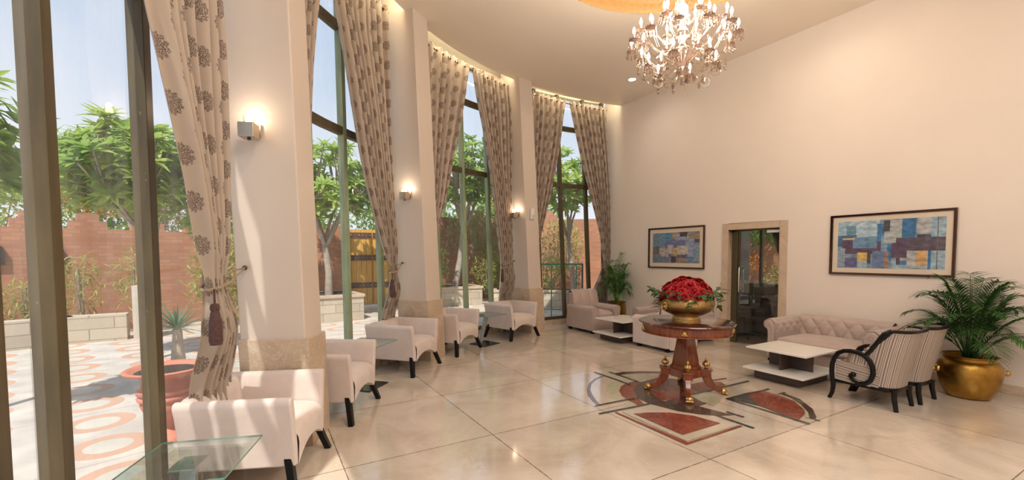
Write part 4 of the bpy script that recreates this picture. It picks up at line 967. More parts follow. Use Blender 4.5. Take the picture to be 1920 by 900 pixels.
# ================================================================ wall lights on the pillars
SC = [(155.45, 6.33, 2.40, .95, 'steel cube wall light glowing on the nearest pillar'), (128.6, 6.27, 2.33, .95, 'steel cube wall light glowing on the middle pillar'), (103.1, 6.265, 2.27, .95, 'small steel cube wall light glowing on the farthest pillar')]
for th, R, z, s, lb in SC:
    k = PK; te = th + k * (z - .9) ; p = PT(te, R, z); out = Vector((-sin(R_(te)), cos(R_(te)), 0))  # normal of the pillar's near side
    t = thing('wall_light', lb, 'wall light', p, atan2(out.y, out.x) - pi / 2, 'wall lights on the pillars')   # local +y points out of the wall
    b = MB(); b.box(-.045, .045, .0, .012, -.05, .05); b.lathe([(.018, 0), (.018, .05)], 12, M=Matrix.Translation((0, 0, -.02)) @ Matrix.Rotation(-pi / 2, 4, 'X')); b.build('wall_plate', M['steel'], t, bevel=.003)
    b = MB(); w_ = .052
    b.box(-w_, w_, .045, .045 + 2 * w_, -.075, .025); b.build('cube_body', M['steel'], t, bevel=.004)
    b = MB(); b.lathe([(.012, -.088), (.012, -.075)], 10, (0, .095, 0)); b.build('bottom_knob', M['black_plastic'], t)
    b = MB()
    for q in range(7):
        a = 2 * pi * q / 7; b.lathe([(.001, .025), (.017, .028), (.020, .05), (.016, .075), (.001, .082)], 8, (.032 * cos(a), .095 + .032 * sin(a), 0), cap=False)
    b.build('glass_crown', CR, t, smooth=True)
    b = MB(); b.sphere((0, .095, .048), .021, 12, 8, sc=(1, 1, 1.2)); b.build('bulb', M['bulb'], t, smooth=True)
    q = p + out * .097
    lamp('wall_light_glow', 'POINT', (q.x, q.y, z + .085), 1.2, (1, .80, .58), 0.015)
# white sensor on the far pillar
te = 101.6 + PK * (2.27 - .9); p = PT(te, 6.055, 2.27)
t = thing('wall_sensor', 'small white plastic sensor box on the farthest pillar', 'sensor', p, R_(te) - pi / 2)
b = MB(); b.box(-.045, .045, -.045, 0, -.10, .10); b.build('housing', M['white_plastic'], t, bevel=.012, seg=3)
b = MB(); b.box(-.028, .028, -.048, -.044, -.07, -.02); b.build('lens', mat('sensor_lens', (.55, .55, .53), .3), t, bevel=.002)
# ================================================================ paintings
def paint_mat(name, rects, base, seed):
    """abstract blocks: each rectangle is (x0,x1,y0,y1,color) in 0..1"""
    m = bpy.data.materials.new(name); t, N, L, P = nt(m)
    tc = N.new('ShaderNodeTexCoord'); sp = N.new('ShaderNodeSeparateXYZ'); L.new(tc.outputs['UV'], sp.inputs[0]); cur = None
    nz = N.new('ShaderNodeTexNoise'); nz.inputs['Scale'].default_value = 14; nz.inputs['Detail'].default_value = 6; L.new(tc.outputs['UV'], nz.inputs['Vector'])
    for i, (x0, x1, y0, y1, c) in enumerate(rects):
        a = math_n(N, L, 'MULTIPLY', math_n(N, L, 'LESS_THAN', math_n(N, L, 'ABSOLUTE', math_n(N, L, 'SUBTRACT', sp.outputs[0], (x0 + x1) / 2)), (x1 - x0) / 2),
                   math_n(N, L, 'LESS_THAN', math_n(N, L, 'ABSOLUTE', math_n(N, L, 'SUBTRACT', sp.outputs[1], (y0 + y1) / 2)), (y1 - y0) / 2))
        mx = N.new('ShaderNodeMix'); mx.data_type = 'RGBA'; L.new(a, mx.inputs[0])
        if cur is None: mx.inputs[6].default_value = (*base, 1)
        else: L.new(cur, mx.inputs[6])
        mx.inputs[7].default_value = (*c, 1); cur = mx.outputs[2]
    mr = N.new('ShaderNodeMapRange'); mr.inputs[1].default_value = .3; mr.inputs[2].default_value = .7; mr.inputs[3].default_value = .6; mr.inputs[4].default_value = 1.35; L.new(nz.outputs[0], mr.inputs[0])
    hs = N.new('ShaderNodeHueSaturation'); L.new(cur, hs.inputs['Color']); L.new(mr.outputs[0], hs.inputs['Value']); L.new(hs.outputs[0], P.inputs['Base Color'])
    P.inputs['Roughness'].default_value = .6
    return m
bl, lb_, dk, gr, pu, go, sk, cr = (.045, .17, .36), (.20, .36, .50), (.07, .065, .085), (.42, .45, .46), (.10, .065, .12), (.62, .44, .14), (.30, .45, .55), (.60, .57, .52)
big = [(0, .12, .6, 1, sk), (.12, .42, .62, 1, (.38, .52, .60)), (.09, .19, .60, .9, (.12, .24, .32)), (0, .2, .46, .70, (.04, .12, .24)), (.05, .38, .30, .64, pu), (.38, .48, .30, .56, pu), (.16, .40, .42, .66, (.13, .27, .42)), (.05, .18, .61, .64, go), (.40, .47, .55, .92, bl), (.44, .56, .36, .66, lb_), (.46, .52, .72, .98, dk), (.52, .63, .60, .98, gr), (.63, .75, .60, 1, bl), (.76, .88, .68, 1, (.40, .42, .43)), (.76, .88, .62, .68, dk), (.88, 1, .62, 1, sk), (.57, 1, .36, .62, (.10, .085, .12)), (.54, .68, .22, .58, pu), (.47, .58, .52, .76, gr), (.36, .50, .0, .36, (.12, .20, .36)), (.21, .31, .14, .33, go), (.31, .345, .10, .32, dk), (.08, .21, .02, .22, (.11, .12, .26)), (0, .08, .0, .42, (.26, .36, .46)), (.21, .31, .0, .14, sk), (.50, .54, .16, .50, bl), (.475, .515, 0, .36, (.30, .20, .16)), (.54, .76, 0, .20, sk), (.68, .86, .02, .36, gr), (.59, .68, .14, .22, gr), (.585, .62, .08, .22, dk), (.62, .68, .08, .16, bl), (.76, .85, .08, .36, (.58, .36, .16)), (.86, .885, 0, .36, bl), (.885, 1, 0, .36, sk), (.93, .938, 0, 1, (.16, .13, .12))]
small = [(0, .3, .5, 1, (.16, .26, .38)), (.28, .44, .55, 1, (.10, .27, .45)), (0, .2, .28, .55, (.17, .16, .15)), (.44, .54, .8, 1, (.35, .28, .15)), (.5, .8, .72, .95, (.34, .36, .48)), (.6, .75, .85, 1, dk), (.78, 1, .72, .95, (.30, .25, .16)), (.84, 1, .64, .76, dk), (.28, .72, .48, .74, (.15, .18, .36)), (.72, .9, .2, .78, (.26, .33, .48)), (.9, 1, .1, .65, (.20, .32, .42)), (.16, .36, .2, .5, (.42, .38, .36)), (.34, .46, .3, .6, (.45, .42, .42)), (.46, .62, .22, .5, (.50, .36, .14)), (.55, .78, .28, .56, (.52, .48, .45)), (.55, .76, .18, .28, (.14, .11, .20)), (.42, .52, .02, .22, (.07, .05, .08)), (0, .3, 0, .22, (.16, .22, .30)), (.3, .42, 0, .2, (.22, .22, .32)), (.52, .74, 0, .16, (.30, .24, .18)), (.74, .9, .02, .2, (.14, .24, .38))]
frame_wood = mat('dark_walnut_frame', (.065, .025, .012), .3, var=.3, vscale=14)
glaze = thin_glass('picture_glass', (1, 1, 1), .06)
def picture(y0, y1, z0, z1, mt, label, mw):
    t = thing('framed_painting', label, 'painting', (XW, (y0 + y1) / 2, (z0 + z1) / 2), -pi / 2)   # local x along -y (to the right), local -y into the room
    w, h = (y1 - y0) / 2, (z1 - z0) / 2; f = .028
    b = MB(); P_ = [(-w, -h), (w, -h), (w, h), (-w, h)]; Q = [(-w + f, -h + f), (w - f, -h + f), (w - f, h - f), (-w + f, h - f)]
    for i in range(4):
        j = (i + 1) % 4; b.hexa([(P_[i][0], -.0, P_[i][1]), (P_[j][0], -.0, P_[j][1]), (Q[j][0], -.0, Q[j][1]), (Q[i][0], -.0, Q[i][1])], [(P_[i][0], -.035, P_[i][1]), (P_[j][0], -.035, P_[j][1]), (Q[j][0], -.028, Q[j][1]), (Q[i][0], -.028, Q[i][1])])
    b.build('frame', frame_wood, t, bevel=.003)
    b = MB(); b.box(-w + .01, w - .01, -.010, -.002, -h + .01, h - .01); b.build('mat_board', mat('cream_mat_board', (.72, .62, .50), .7), t)
    b = MB(); aw, ah = w - f - mw, h - f - mw; b.add([(-aw, -.0115, -ah), (aw, -.0115, -ah), (aw, -.0115, ah), (-aw, -.0115, ah)], [(0, 1, 2, 3)]); o = b.build('canvas', mt, t); set_uv(o, lambda c: ((c.x / aw + 1) / 2, (c.z / ah + 1) / 2))
    b = MB(); b.add([(-w + f, -.022, -h + f), (w - f, -.022, -h + f), (w - f, -.022, h - f), (-w + f, -.022, h - f)], [(0, 1, 2, 3)]); b.build('picture_glass', glaze, t)
picture(1.87, 3.15, 1.22, 2.02, paint_mat('large_abstract', big, (.2, .3, .4), 1), 'wide framed abstract painting of blue and gold blocks above the buttoned sofa', .062)
picture(5.15, 6.45, 1.23, 2.02, paint_mat('small_abstract', small, (.2, .24, .32), 2), 'framed abstract painting of blue and grey blocks left of the doorway', .075)
# ================================================================ potted palms
M['palm_leaf'] = leaf_mat('palm_leaves', (.015, .06, .012), (.06, .16, .03), 5, .25)
M['palm_leaf_far'] = leaf_mat('bright_palm_leaves', (.07, .18, .03), (.2, .38, .09), 5, .35)
def frond(b, p0, az, length, lift, droop, nl=22, ll=.20, lw=.016, rr=random):
    dr_ = Vector((cos(az), sin(az), 0)); pts = []
    for i in range(13):
        t_ = i / 12; pts.append(Vector(p0) + dr_ * (length * (t_ ** 1.25) * .8) + Vector((0, 0, lift * (1 - (1 - t_) ** 1.7) - droop * t_ ** 2.6)))
    b.tube(pts, [.006 - .0045 * i / 12 for i in range(13)], 5)
    sd = Vector((-dr_.y, dr_.x, 0))
    for k in range(nl):
        t_ = .28 + .72 * (k + .5) / nl; q = t_ * 12; i = min(int(q), 11); p = pts[i].lerp(pts[i + 1], q - i); tg = (pts[i + 1] - pts[i]).normalized()
        l = ll * (1 - .55 * abs(t_ - .55) / .45) * rr.uniform(.85, 1.1)
        for s in (-1, 1):
            d = (tg * .75 + sd * s * .8 + Vector((0, 0, .18))).normalized(); leaf(b, p, d, (0, 0, 1), l, lw, rr.uniform(.25, .5), nseg=4)
def palm(name, label, x, y, prof, mleaf, n, length, lift, ll, z0, seed, lw, handles=True, azs=None):
    t = thing('brass_planter', label[0], 'planter', (x, y, 0))
    b = MB(); b.lathe(prof, 56, cap=False); b.build('pot_body', M['brass_pot'], t, smooth=True)
    rmax = max(r for r, z in prof)
    if handles:
        for a in (R_(-55), R_(125)):
            c = Vector((cos(a), sin(a), 0)); b = MB(); zc = prof[5][1] - .02
            b.sphere(c * (rmax - .005) + Vector((0, 0, zc)), .044, 12, 8, sc=(1, 1, .95)); b.sphere(c * (rmax + .036) + Vector((0, 0, zc - .006)), .031, 10, 8)
            b.sphere(c * (rmax + .012) + Vector((0, 0, zc + .034)), .014, 8, 6); b.build('lion_head_handle', M['gilt'], t, smooth=True)
    p = thing('potted_palm', label[1], 'plant', (x, y, z0))
    b = MB(); b.lathe([(.001, .0), (prof[-4][0] * .9, -.006)], 32, cap=False); b.build('soil', M['soil'], p)
    rr = random.Random(seed)
    for k in range(n):
        az = k * 2.39996 + rr.uniform(-.2, .2); f_ = (k + .5) / n
        st = Vector((cos(az), sin(az), 0)) * .05 * rr.random()
        L_ = length * rr.uniform(.75, 1.05) * (.45 + .55 * f_); lf = lift * (1.0 - .55 * f_) * rr.uniform(.85, 1.1)
        b = MB(); frond(b, st, az, L_, lf, lift * .30 * f_, 20, ll, lw, rr)
        # keep the fronds on the room side of the wall
        lim = XW - .02 - x
        b.v = [(min(v[0], lim - .002 * (i % 5)), v[1], v[2]) for i, v in enumerate(b.v)]
        b.build('frond', mleaf, p)
big_prof = [(.001, .0), (.14, .0), (.17, .012), (.225, .12), (.250, .24), (.252, .30), (.240, .35), (.215, .385), (.200, .395), (.205, .42), (.222, .432), (.224, .44), (.212, .442), (.195, .43), (.19, .36), (.001, .36)]
palm('planter', ('large aged brass pot with animal head handles beside the striped armchairs', 'wide spreading green palm in the large brass pot beside the striped armchairs'), 6.42, 1.60, big_prof, M['palm_leaf'], 34, .78, .98, .23, .37, 4, .016)
far_prof = [(.001, .0), (.12, .0), (.15, .02), (.19, .15), (.20, .28), (.195, .40), (.18, .47), (.19, .50), (.20, .51), (.19, .515), (.175, .50), (.17, .44), (.001, .44)]
palm('planter', ('round brass pot in the far corner between the club chair and the sofa', 'upright bright green palm in the far corner by the last curtain'), 6.50, 6.95, far_prof, M['palm_leaf_far'], 30, .48, 1.02, .22, .45, 9, .015, handles=False)
# ================================================================ curtains
def curtain_mat():
    m = bpy.data.materials.new('damask_curtain'); t, N, L, P = nt(m); out = N['Material Output']
    tc = N.new('ShaderNodeTexCoord'); sp = N.new('ShaderNodeSeparateXYZ'); L.new(tc.outputs['UV'], sp.inputs[0])
    U, V = sp.outputs[0], sp.outputs[1]; pu, pv = .155, .24
    cu = math_n(N, L, 'DIVIDE', U, pu); ci = math_n(N, L, 'FLOOR', cu)
    odd = math_n(N, L, 'MODULO', math_n(N, L, 'ABSOLUTE', ci), 2.0)
    cv = math_n(N, L, 'ADD', math_n(N, L, 'DIVIDE', V, pv), math_n(N, L, 'MULTIPLY', odd, .5))
    x = math_n(N, L, 'MULTIPLY', math_n(N, L, 'SUBTRACT', math_n(N, L, 'FRACT', cu), .5), pu)
    y = math_n(N, L, 'MULTIPLY', math_n(N, L, 'SUBTRACT', math_n(N, L, 'FRACT', cv), .5), pv)
    r = math_n(N, L, 'SQRT', math_n(N, L, 'ADD', math_n(N, L, 'MULTIPLY', x, x), math_n(N, L, 'MULTIPLY', y, y)))
    an = math_n(N, L, 'ARCTAN2', y, x)
    lob = math_n(N, L, 'ADD', .047, math_n(N, L, 'MULTIPLY', math_n(N, L, 'ABSOLUTE', math_n(N, L, 'SINE', math_n(N, L, 'MULTIPLY', an, 5.5))), .013))
    inside = math_n(N, L, 'LESS_THAN', r, lob)
    vo = N.new('ShaderNodeTexVoronoi'); vo.inputs['Scale'].default_value = 105; vo.feature = 'DISTANCE_TO_EDGE'; L.new(tc.outputs['UV'], vo.inputs['Vector'])
    lace = math_n(N, L, 'GREATER_THAN', vo.outputs[0], .07)
    msk = math_n(N, L, 'MULTIPLY', inside, lace)
    nz = N.new('ShaderNodeTexNoise'); nz.inputs['Scale'].default_value = 6; L.new(tc.outputs['UV'], nz.inputs['Vector'])
    base = N.new('ShaderNodeMix'); base.data_type = 'RGBA'; L.new(nz.outputs[0], base.inputs[0]); base.inputs[6].default_value = (.40, .32, .25, 1); base.inputs[7].default_value = (.50, .41, .33, 1)
    mx = N.new('ShaderNodeMix'); mx.data_type = 'RGBA'; L.new(msk, mx.inputs[0]); L.new(base.outputs[2], mx.inputs[6]); mx.inputs[7].default_value = (.13, .085, .065, 1)
    L.new(mx.outputs[2], P.inputs['Base Color']); P.inputs['Roughness'].default_value = .6; P.inputs['Sheen Weight'].default_value = .3
    tl = N.new('ShaderNodeBsdfTranslucent'); L.new(mx.outputs[2], tl.inputs[0])
    ms = N.new('ShaderNodeMixShader'); ms.inputs[0].default_value = .13; L.new(P.outputs[0], ms.inputs[1]); L.new(tl.outputs[0], ms.inputs[2]); L.new(ms.outputs[0], out.inputs[0])
    return m
M['curtain'] = curtain_mat()
M['rope'] = mat('twisted_rope', (.20, .14, .09), .7, color2=(.42, .33, .22), vscale=120)
M['tassel'] = mat('tassel_thread', (.085, .04, .035), .8, var=.4, vscale=90)
M['rod'] = mat('bronze_rod', (.12, .07, .04), .35, .6)
def interp(tab, z):
    tab = sorted(tab)
    if z <= tab[0][0]: return tab[0][1]
    for (z0, a0_), (z1, a1_) in zip(tab[:-1], tab[1:]):
        if z <= z1: return a0_ + (a1_ - a0_) * (z - z0) / (z1 - z0)
    return tab[-1][1]
ROD_Z = 4.645
def curtain(label, left, right, tie, hook, npl, width, seed, tassel_side=1, R=6.36, ztop=4.70, amp=.045):
    """left/right: (z, angle) edges of the cloth; tie: (z, angle) waist"""
    rr = random.Random(seed); c0 = PT((interp(left, 0) + interp(right, 0)) / 2, R)
    t = thing('curtain', label, 'curtain', c0, group='patterned curtains between the pillars')
    phs = [rr.uniform(-.5, .5) for _ in range(npl + 2)]; nu = npl * 14 + 1; nv = 70
    b = MB(); uvs = []
    def warp(u):   # uneven pleats
        return u + .012 * sin(2 * pi * u * 2.3 + seed) + .008 * sin(2 * pi * u * 5.1 + seed * 2)
    zt = tie[0]
    for j in range(nv):
        v = j / (nv - 1); z = .015 + (ztop - .015) * v
        L_, Rr = interp(left, z), interp(right, z); wd = abs(R_(L_ - Rr)) * R
        near = math.exp(-((z - zt) / .16) ** 2)
        A = amp * (1 - .62 * near) * (1 - .4 * (1 - smoothstep((z - .6) / .5))) * min(1.0, wd / .30 + .25)
        dz = smoothstep((z - 4.2) / .35)
        for i in range(nu):
            u = i / (nu - 1); w_ = warp(u)
            th = L_ + (Rr - L_) * u
            fold = sin(2 * pi * npl * w_ + .35 * sin(3 * u * pi + z * 1.1) * (1 - dz))
            fold = math.copysign(abs(fold) ** .8, fold)
            sway = .018 * sin(z * 1.9 + u * 5 + seed) * (1 - dz) + .14 * (1 - smoothstep((z - .6) / .5))
            r_ = R + A * fold + sway
            th += .30 * A / amp * sin(4 * pi * npl * w_) * .12 * (wd / .8)
            p = PT(th, r_, z) - c0
            b.v.append((p.x, p.y, p.z)); uvs.append((u * width, z))
    for j in range(nv - 1):
        for i in range(nu - 1): b.f.append((j * nu + i, j * nu + i + 1, (j + 1) * nu + i + 1, (j + 1) * nu + i)); b.m.append(0)
    me = bpy.data.meshes.new('cloth'); me.from_pydata(b.v, [], b.f); uv = me.uv_layers.new(name='UVMap')
    for lp in me.loops: uv.data[lp.index].uv = uvs[lp.vertex_index]
    me.polygons.foreach_set('use_smooth', [True] * len(me.polygons)); o = link('cloth', me, M['curtain'], t)
    # eyelets where the cloth crosses the rod
    for k in range(2 * npl):
        u = (k + .5) / (2 * npl); th = interp(left, ROD_Z) + (interp(right, ROD_Z) - interp(left, ROD_Z)) * u
        a = R_(th); c = PT(th, R, ROD_Z) - c0; tn = Vector((-sin(a), cos(a), 0)); nr = Vector((cos(a), sin(a), 0))
        d = (tn * .65 + nr * (.75 if k % 2 else -.75)).normalized(); ax1 = Vector((0, 0, 1))
        e = MB(); e.tube([c + d * .026 * cos(q) + ax1 * .026 * sin(q) for q in [2 * pi * i / 14 for i in range(15)]], .006, 6); e.build('eyelet', M['chrome'], t, smooth=True)
    # tieback rope: round the waist and over to a hook
    zt, _ = tie; L_, Rr = interp(left, zt), interp(right, zt); hk = PT(hook[0], hook[1], hook[2]) - c0
    pts = []; 
    for i in range(25):
        a = 2 * pi * i / 24; th = (L_ + Rr) / 2 + (abs(L_ - Rr) / 2 + .25) * cos(a); r_ = R + (.062) * sin(a)
        side = cos(a) * (-1 if hook[0] < (L_ + Rr) / 2 else 1)
        pts.append(PT(th, r_, zt + .03 * side) - c0)
    rp = MB(); rp.tube(pts, .009, 6)
    sg = -1 if hook[0] < (L_ + Rr) / 2 else 1
    st = PT((L_ + Rr) / 2 + sg * (abs(L_ - Rr) / 2), R - .03, zt + .03) - c0; st2 = PT((L_ + Rr) / 2 + sg * (abs(L_ - Rr) / 2), R + .03, zt + .035) - c0
    rp.tube([st, st.lerp(hk, .5) + Vector((0, 0, -.012)), hk], .006, 6); rp.tube([st2, st2.lerp(hk, .5) + Vector((0, 0, .012)), hk], .006, 6)
    tb = rp.build('tieback', M['rope'], t, smooth=True)
    h = MB(); h.sphere(hk, .018, 10, 8); h.build('hook', M['rod'], tb, smooth=True)
    ta = PT((L_ + Rr) / 2 - sg * (abs(L_ - Rr) / 2 + .35), R - .05, zt - .02) - c0
    h = MB(); h.tube([ta, ta + Vector((0, 0, -.08))], .006, 6); h.lathe([(.001, -.08), (.022, -.09), (.026, -.115), (.020, -.13), (.024, -.14), (.032, -.20), (.036, -.30), (.030, -.325), (.001, -.325)], 20, ta, cap=False)
    h.build('tassel', M['tassel'], tb, smooth=True)
    return t
curtain('nearest patterned curtain, left of the nearest pillar, tied back with rope and tassel',
        [(0, 161.5), (.65, 161.4), (.85, 161.9), (1.1, 162.5), (1.33, 162.5), (1.62, 163.3), (1.93, 164.1), (2.32, 165.5), (2.68, 166.8), (3.5, 168.3), (4.7, 169.8)],
        [(0, 156.8), (.75, 157.5), (1.0, 159.0), (1.3, 160.2), (1.6, 160.1), (2.14, 160.1), (2.66, 160.2), (3.07, 160.4), (4.7, 160.8)], (1.33, 161), (155.85, 6.46, 1.41), 7, 1.75, 1)
curtain('patterned curtain mostly hidden behind the right side of the nearest pillar',
        [(0, 150.5), (1.3, 151.0), (2, 151.8), (4.7, 152.6)], [(0, 148.4), (.8, 149.0), (1.3, 149.6), (2.0, 148.9), (2.57, 148.1), (3.27, 146.8), (4.02, 145.1), (4.7, 143.5)], (1.3, 150), (151.9, 6.45, 1.4), 6, 1.5, 2)
curtain('patterned curtain left of the middle pillar, sweeping down to its rope tie',
        [(0, 132.3), (.73, 132.6), (1.07, 132.7), (1.28, 132.3), (1.7, 133.9), (2.46, 136.7), (3.46, 139.9), (4.19, 142.4), (4.7, 143.3)],
        [(0, 129.5), (.69, 130.1), (1.27, 131.3), (2.06, 131.9), (3.59, 132.0), (4.7, 132.5)], (1.29, 132), (129.1, 6.42, 1.39), 9, 2.0, 3)
curtain('patterned curtain right of the middle pillar, narrowing towards the pillar',
        [(0, 125.5), (1.3, 125.9), (4.7, 127.4)], [(0, 122.4), (.7, 123.0), (1.3, 124.4), (1.9, 122.3), (2.34, 120.2), (3.6, 116.7), (4.7, 114.4)], (1.3, 125), (126.3, 6.42, 1.39), 8, 2.0, 4)
curtain('patterned curtain left of the farthest pillar, tied back with a dark tassel',
        [(0, 106.1), (.68, 106.4), (1.38, 107.0), (1.7, 107.4), (2.55, 108.9), (3.74, 111.3), (4.7, 113.7)], [(0, 103.4), (.66, 103.7), (1.38, 104.5), (3.29, 104.7), (4.7, 104.8)], (1.34, 106), (103.7, 6.40, 1.38), 9, 2.0, 5)
curtain('patterned curtain right of the farthest pillar, narrowing towards the pillar',
        [(0, 100.3), (1.3, 100.5), (4.7, 101.9)], [(0, 97.6), (.8, 98.3), (1.3, 99.3), (1.8, 97.8), (2.67, 95.5), (3.79, 93.0), (4.7, 91.6)], (1.3, 100), (101.0, 6.40, 1.38), 8, 2.0, 6)
curtain('last patterned curtain, at the far corner behind the tall palm',
        [(0, 84.4), (.8, 83.8), (1.35, 82.5), (1.94, 83.3), (3.41, 87.3), (4.7, 90.7)], [(0, 80.8), (1.35, 80.9), (2.5, 81.2), (3.23, 81.4), (4.7, 82.2)], (1.3, 82), (80.6, 6.33, 1.36), 8, 2.0, 7)
for (a, c), lb in zip(((170.0, 156.6), (152.0, 132.0), (127.5, 104.5), (101.9, 82.0)), ('bronze curtain rod of the nearest window bay', 'bronze curtain rod between the nearest and middle pillars', 'bronze curtain rod between the middle and farthest pillars', 'bronze curtain rod between the farthest pillar and the wall')):
    b = MB(); b.tube([PT(a + (c - a) * i / 24, 6.36, ROD_Z) for i in range(25)], .013, 8); o = b.build('curtain_rod', M['rod'], None, smooth=True); setp(o, lb, 'curtain rod')
# ================================================================ terrace and garden
def terrace_mat():
    m = bpy.data.materials.new('terrace_paving'); t, N, L, P = nt(m)
    tc = N.new('ShaderNodeTexCoord'); mp = N.new('ShaderNodeMapping'); mp.inputs['Rotation'].default_value = (0, 0, R_(-18)); L.new(tc.outputs['Object'], mp.inputs[0])
    sp = N.new('ShaderNodeSeparateXYZ'); L.new(mp.outputs[0], sp.inputs[0])
    pu, pv = .80, .74
    cu = math_n(N, L, 'DIVIDE', sp.outputs[0], pu); ci = math_n(N, L, 'FLOOR', cu); odd = math_n(N, L, 'MODULO', math_n(N, L, 'ABSOLUTE', ci), 2.0)
    cv = math_n(N, L, 'ADD', math_n(N, L, 'DIVIDE', sp.outputs[1], pv), math_n(N, L, 'MULTIPLY', odd, .5))
    x = math_n(N, L, 'MULTIPLY', math_n(N, L, 'SUBTRACT', math_n(N, L, 'FRACT', cu), .5), pu); y = math_n(N, L, 'MULTIPLY', math_n(N, L, 'SUBTRACT', math_n(N, L, 'FRACT', cv), .5), pv)
    r = math_n(N, L, 'SQRT', math_n(N, L, 'ADD', math_n(N, L, 'MULTIPLY', x, x), math_n(N, L, 'MULTIPLY', y, y)))
    ring = math_n(N, L, 'MULTIPLY', math_n(N, L, 'LESS_THAN', r, .27), math_n(N, L, 'GREATER_THAN', r, .155))
    core = math_n(N, L, 'LESS_THAN', r, .155)
    nz = N.new('ShaderNodeTexNoise'); nz.inputs['Scale'].default_value = 2.5; nz.inputs['Detail'].default_value = 7; L.new(tc.outputs['Object'], nz.inputs['Vector'])
    rp = N.new('ShaderNodeValToRGB'); rp.color_ramp.elements[0].position = .3; rp.color_ramp.elements[0].color = (.44, .40, .36, 1); rp.color_ramp.elements[1].position = .65; rp.color_ramp.elements[1].color = (.62, .57, .51, 1); L.new(nz.outputs[0], rp.inputs[0])
    m1 = N.new('ShaderNodeMix'); m1.data_type = 'RGBA'; L.new(ring, m1.inputs[0]); L.new(rp.outputs[0], m1.inputs[6]); m1.inputs[7].default_value = (.54, .34, .24, 1)
    m2 = N.new('ShaderNodeMix'); m2.data_type = 'RGBA'; L.new(math_n(N, L, 'MULTIPLY', core, .5), m2.inputs[0]); L.new(m1.outputs[2], m2.inputs[6]); m2.inputs[7].default_value = (.50, .50, .43, 1)
    def jn(ax, per):
        fr = math_n(N, L, 'FRACT', math_n(N, L, 'DIVIDE', ax, per)); return math_n(N, L, 'LESS_THAN', fr, .008)
    j = math_n(N, L, 'MAXIMUM', jn(sp.outputs[0], 1.6), jn(sp.outputs[1], 1.48))
    m3 = N.new('ShaderNodeMix'); m3.data_type = 'RGBA'; L.new(math_n(N, L, 'MULTIPLY', j, .6), m3.inputs[0]); L.new(m2.outputs[2], m3.inputs[6]); m3.inputs[7].default_value = (.2, .17, .14, 1)
    L.new(m3.outputs[2], P.inputs['Base Color']); P.inputs['Roughness'].default_value = .6
    return m
b = MB(); out_ = [(p.x, p.y) for p in arc(6.9, wall_x_angle(6.9), TH0)]
far_ = [(CX + 45 * cos(R_(wall_x_angle(6.9) + (TH0 - wall_x_angle(6.9)) * i / 60)), CY + 45 * sin(R_(wall_x_angle(6.9) + (TH0 - wall_x_angle(6.9)) * i / 60))) for i in range(61)]
b.add([(x, y, -.04) for x, y in out_] + [(x, y, -.04) for x, y in far_], [(i, i + 1, 62 + i, 61 + i) for i in range(60)])
b.add([(6.7, 7.4, -.045), (45, 7.4, -.045), (45, 45, -.045), (6.7, 45, -.045)], [(0, 1, 2, 3)])
b.add([(10.3, -10, -.045), (45, -10, -.045), (45, 7.4, -.045), (10.3, 7.4, -.045)], [(0, 1, 2, 3)])
struct(b.build('ground', terrace_mat()))
def brick_mat(name, c1, c2, mortar, sc=1.0, bw=.23, bh=.075, ms=.008):
    m = bpy.data.materials.new(name); t, N, L, P = nt(m)
    tc = N.new('ShaderNodeTexCoord'); br = N.new('ShaderNodeTexBrick'); L.new(tc.outputs['UV'], br.inputs[0])
    br.inputs['Color1'].default_value = (*c1, 1); br.inputs['Color2'].default_value = (*c2, 1); br.inputs['Mortar'].default_value = (*mortar, 1)
    br.inputs['Scale'].default_value = 1; br.inputs['Brick Width'].default_value = bw; br.inputs['Row Height'].default_value = bh; br.inputs['Mortar Size'].default_value = ms
    nz = N.new('ShaderNodeTexNoise'); nz.inputs['Scale'].default_value = 1.5; nz.inputs['Detail'].default_value = 5; L.new(tc.outputs['UV'], nz.inputs['Vector'])
    hs = N.new('ShaderNodeHueSaturation'); mr = N.new('ShaderNodeMapRange'); mr.inputs[3].default_value = .7; mr.inputs[4].default_value = 1.3; L.new(nz.outputs[0], mr.inputs[0]); L.new(mr.outputs[0], hs.inputs['Value'])
    L.new(br.outputs[0], hs.inputs['Color']); L.new(hs.outputs[0], P.inputs['Base Color']); P.inputs['Roughness'].default_value = .85
    return m
M['brick'] = brick_mat('red_brick', (.42, .17, .09), (.52, .235, .13), (.33, .20, .14))
M['block'] = brick_mat('cream_stone_block', (.46, .39, .30), (.56, .49, .39), (.30, .25, .19), bw=.55, bh=.2, ms=.008)
def wall_run(name, pts, h, th, m, label=None, cat=None, z0=-.04, parent=None, kind=None):
    b = MB(); uvs = {}
    s = 0; me_uv = []
    for (x0, y0), (x1, y1) in zip(pts[:-1], pts[1:]):
        d = Vector((x1 - x0, y1 - y0, 0)); l = d.length; d.normalize(); n_ = Vector((-d.y, d.x, 0)) * th / 2
        a, c = Vector((x0, y0, 0)) - d * th * .3, Vector((x1, y1, 0)) + d * th * .3
        q = [a - n_, c - n_, c + n_, a + n_]; v = [Vector((p.x, p.y, z0)) for p in q] + [Vector((p.x, p.y, h)) for p in q]
        b.add(v, [(3, 2, 1, 0), (4, 5, 6, 7), (0, 1, 5, 4), (1, 2, 6, 5), (2, 3, 7, 6), (3, 0, 4, 7)])
        me_uv += [(s, 0), (s + l, 0), (s + l, th), (s, th), (s, 0), (s + l, 0), (s + l, th), (s, th)]
        s += l
    o = b.build(name, m, parent)
    uv = o.data.uv_layers.new(name='UVMap'); me = o.data
    for p in me.polygons:
        for li in p.loop_indices:
            vi = me.loops[li].vertex_index; c = me.vertices[vi].co; u, tt = me_uv[vi]
            uv.data[li].uv = (u, tt + c.z) if abs(p.normal.z) > .5 else ((u, c.z) if True else 0)
    if label: setp(o, label, cat, kind=kind)
    return o
GATE = ((2.15, 13.45), (3.65, 13.30))
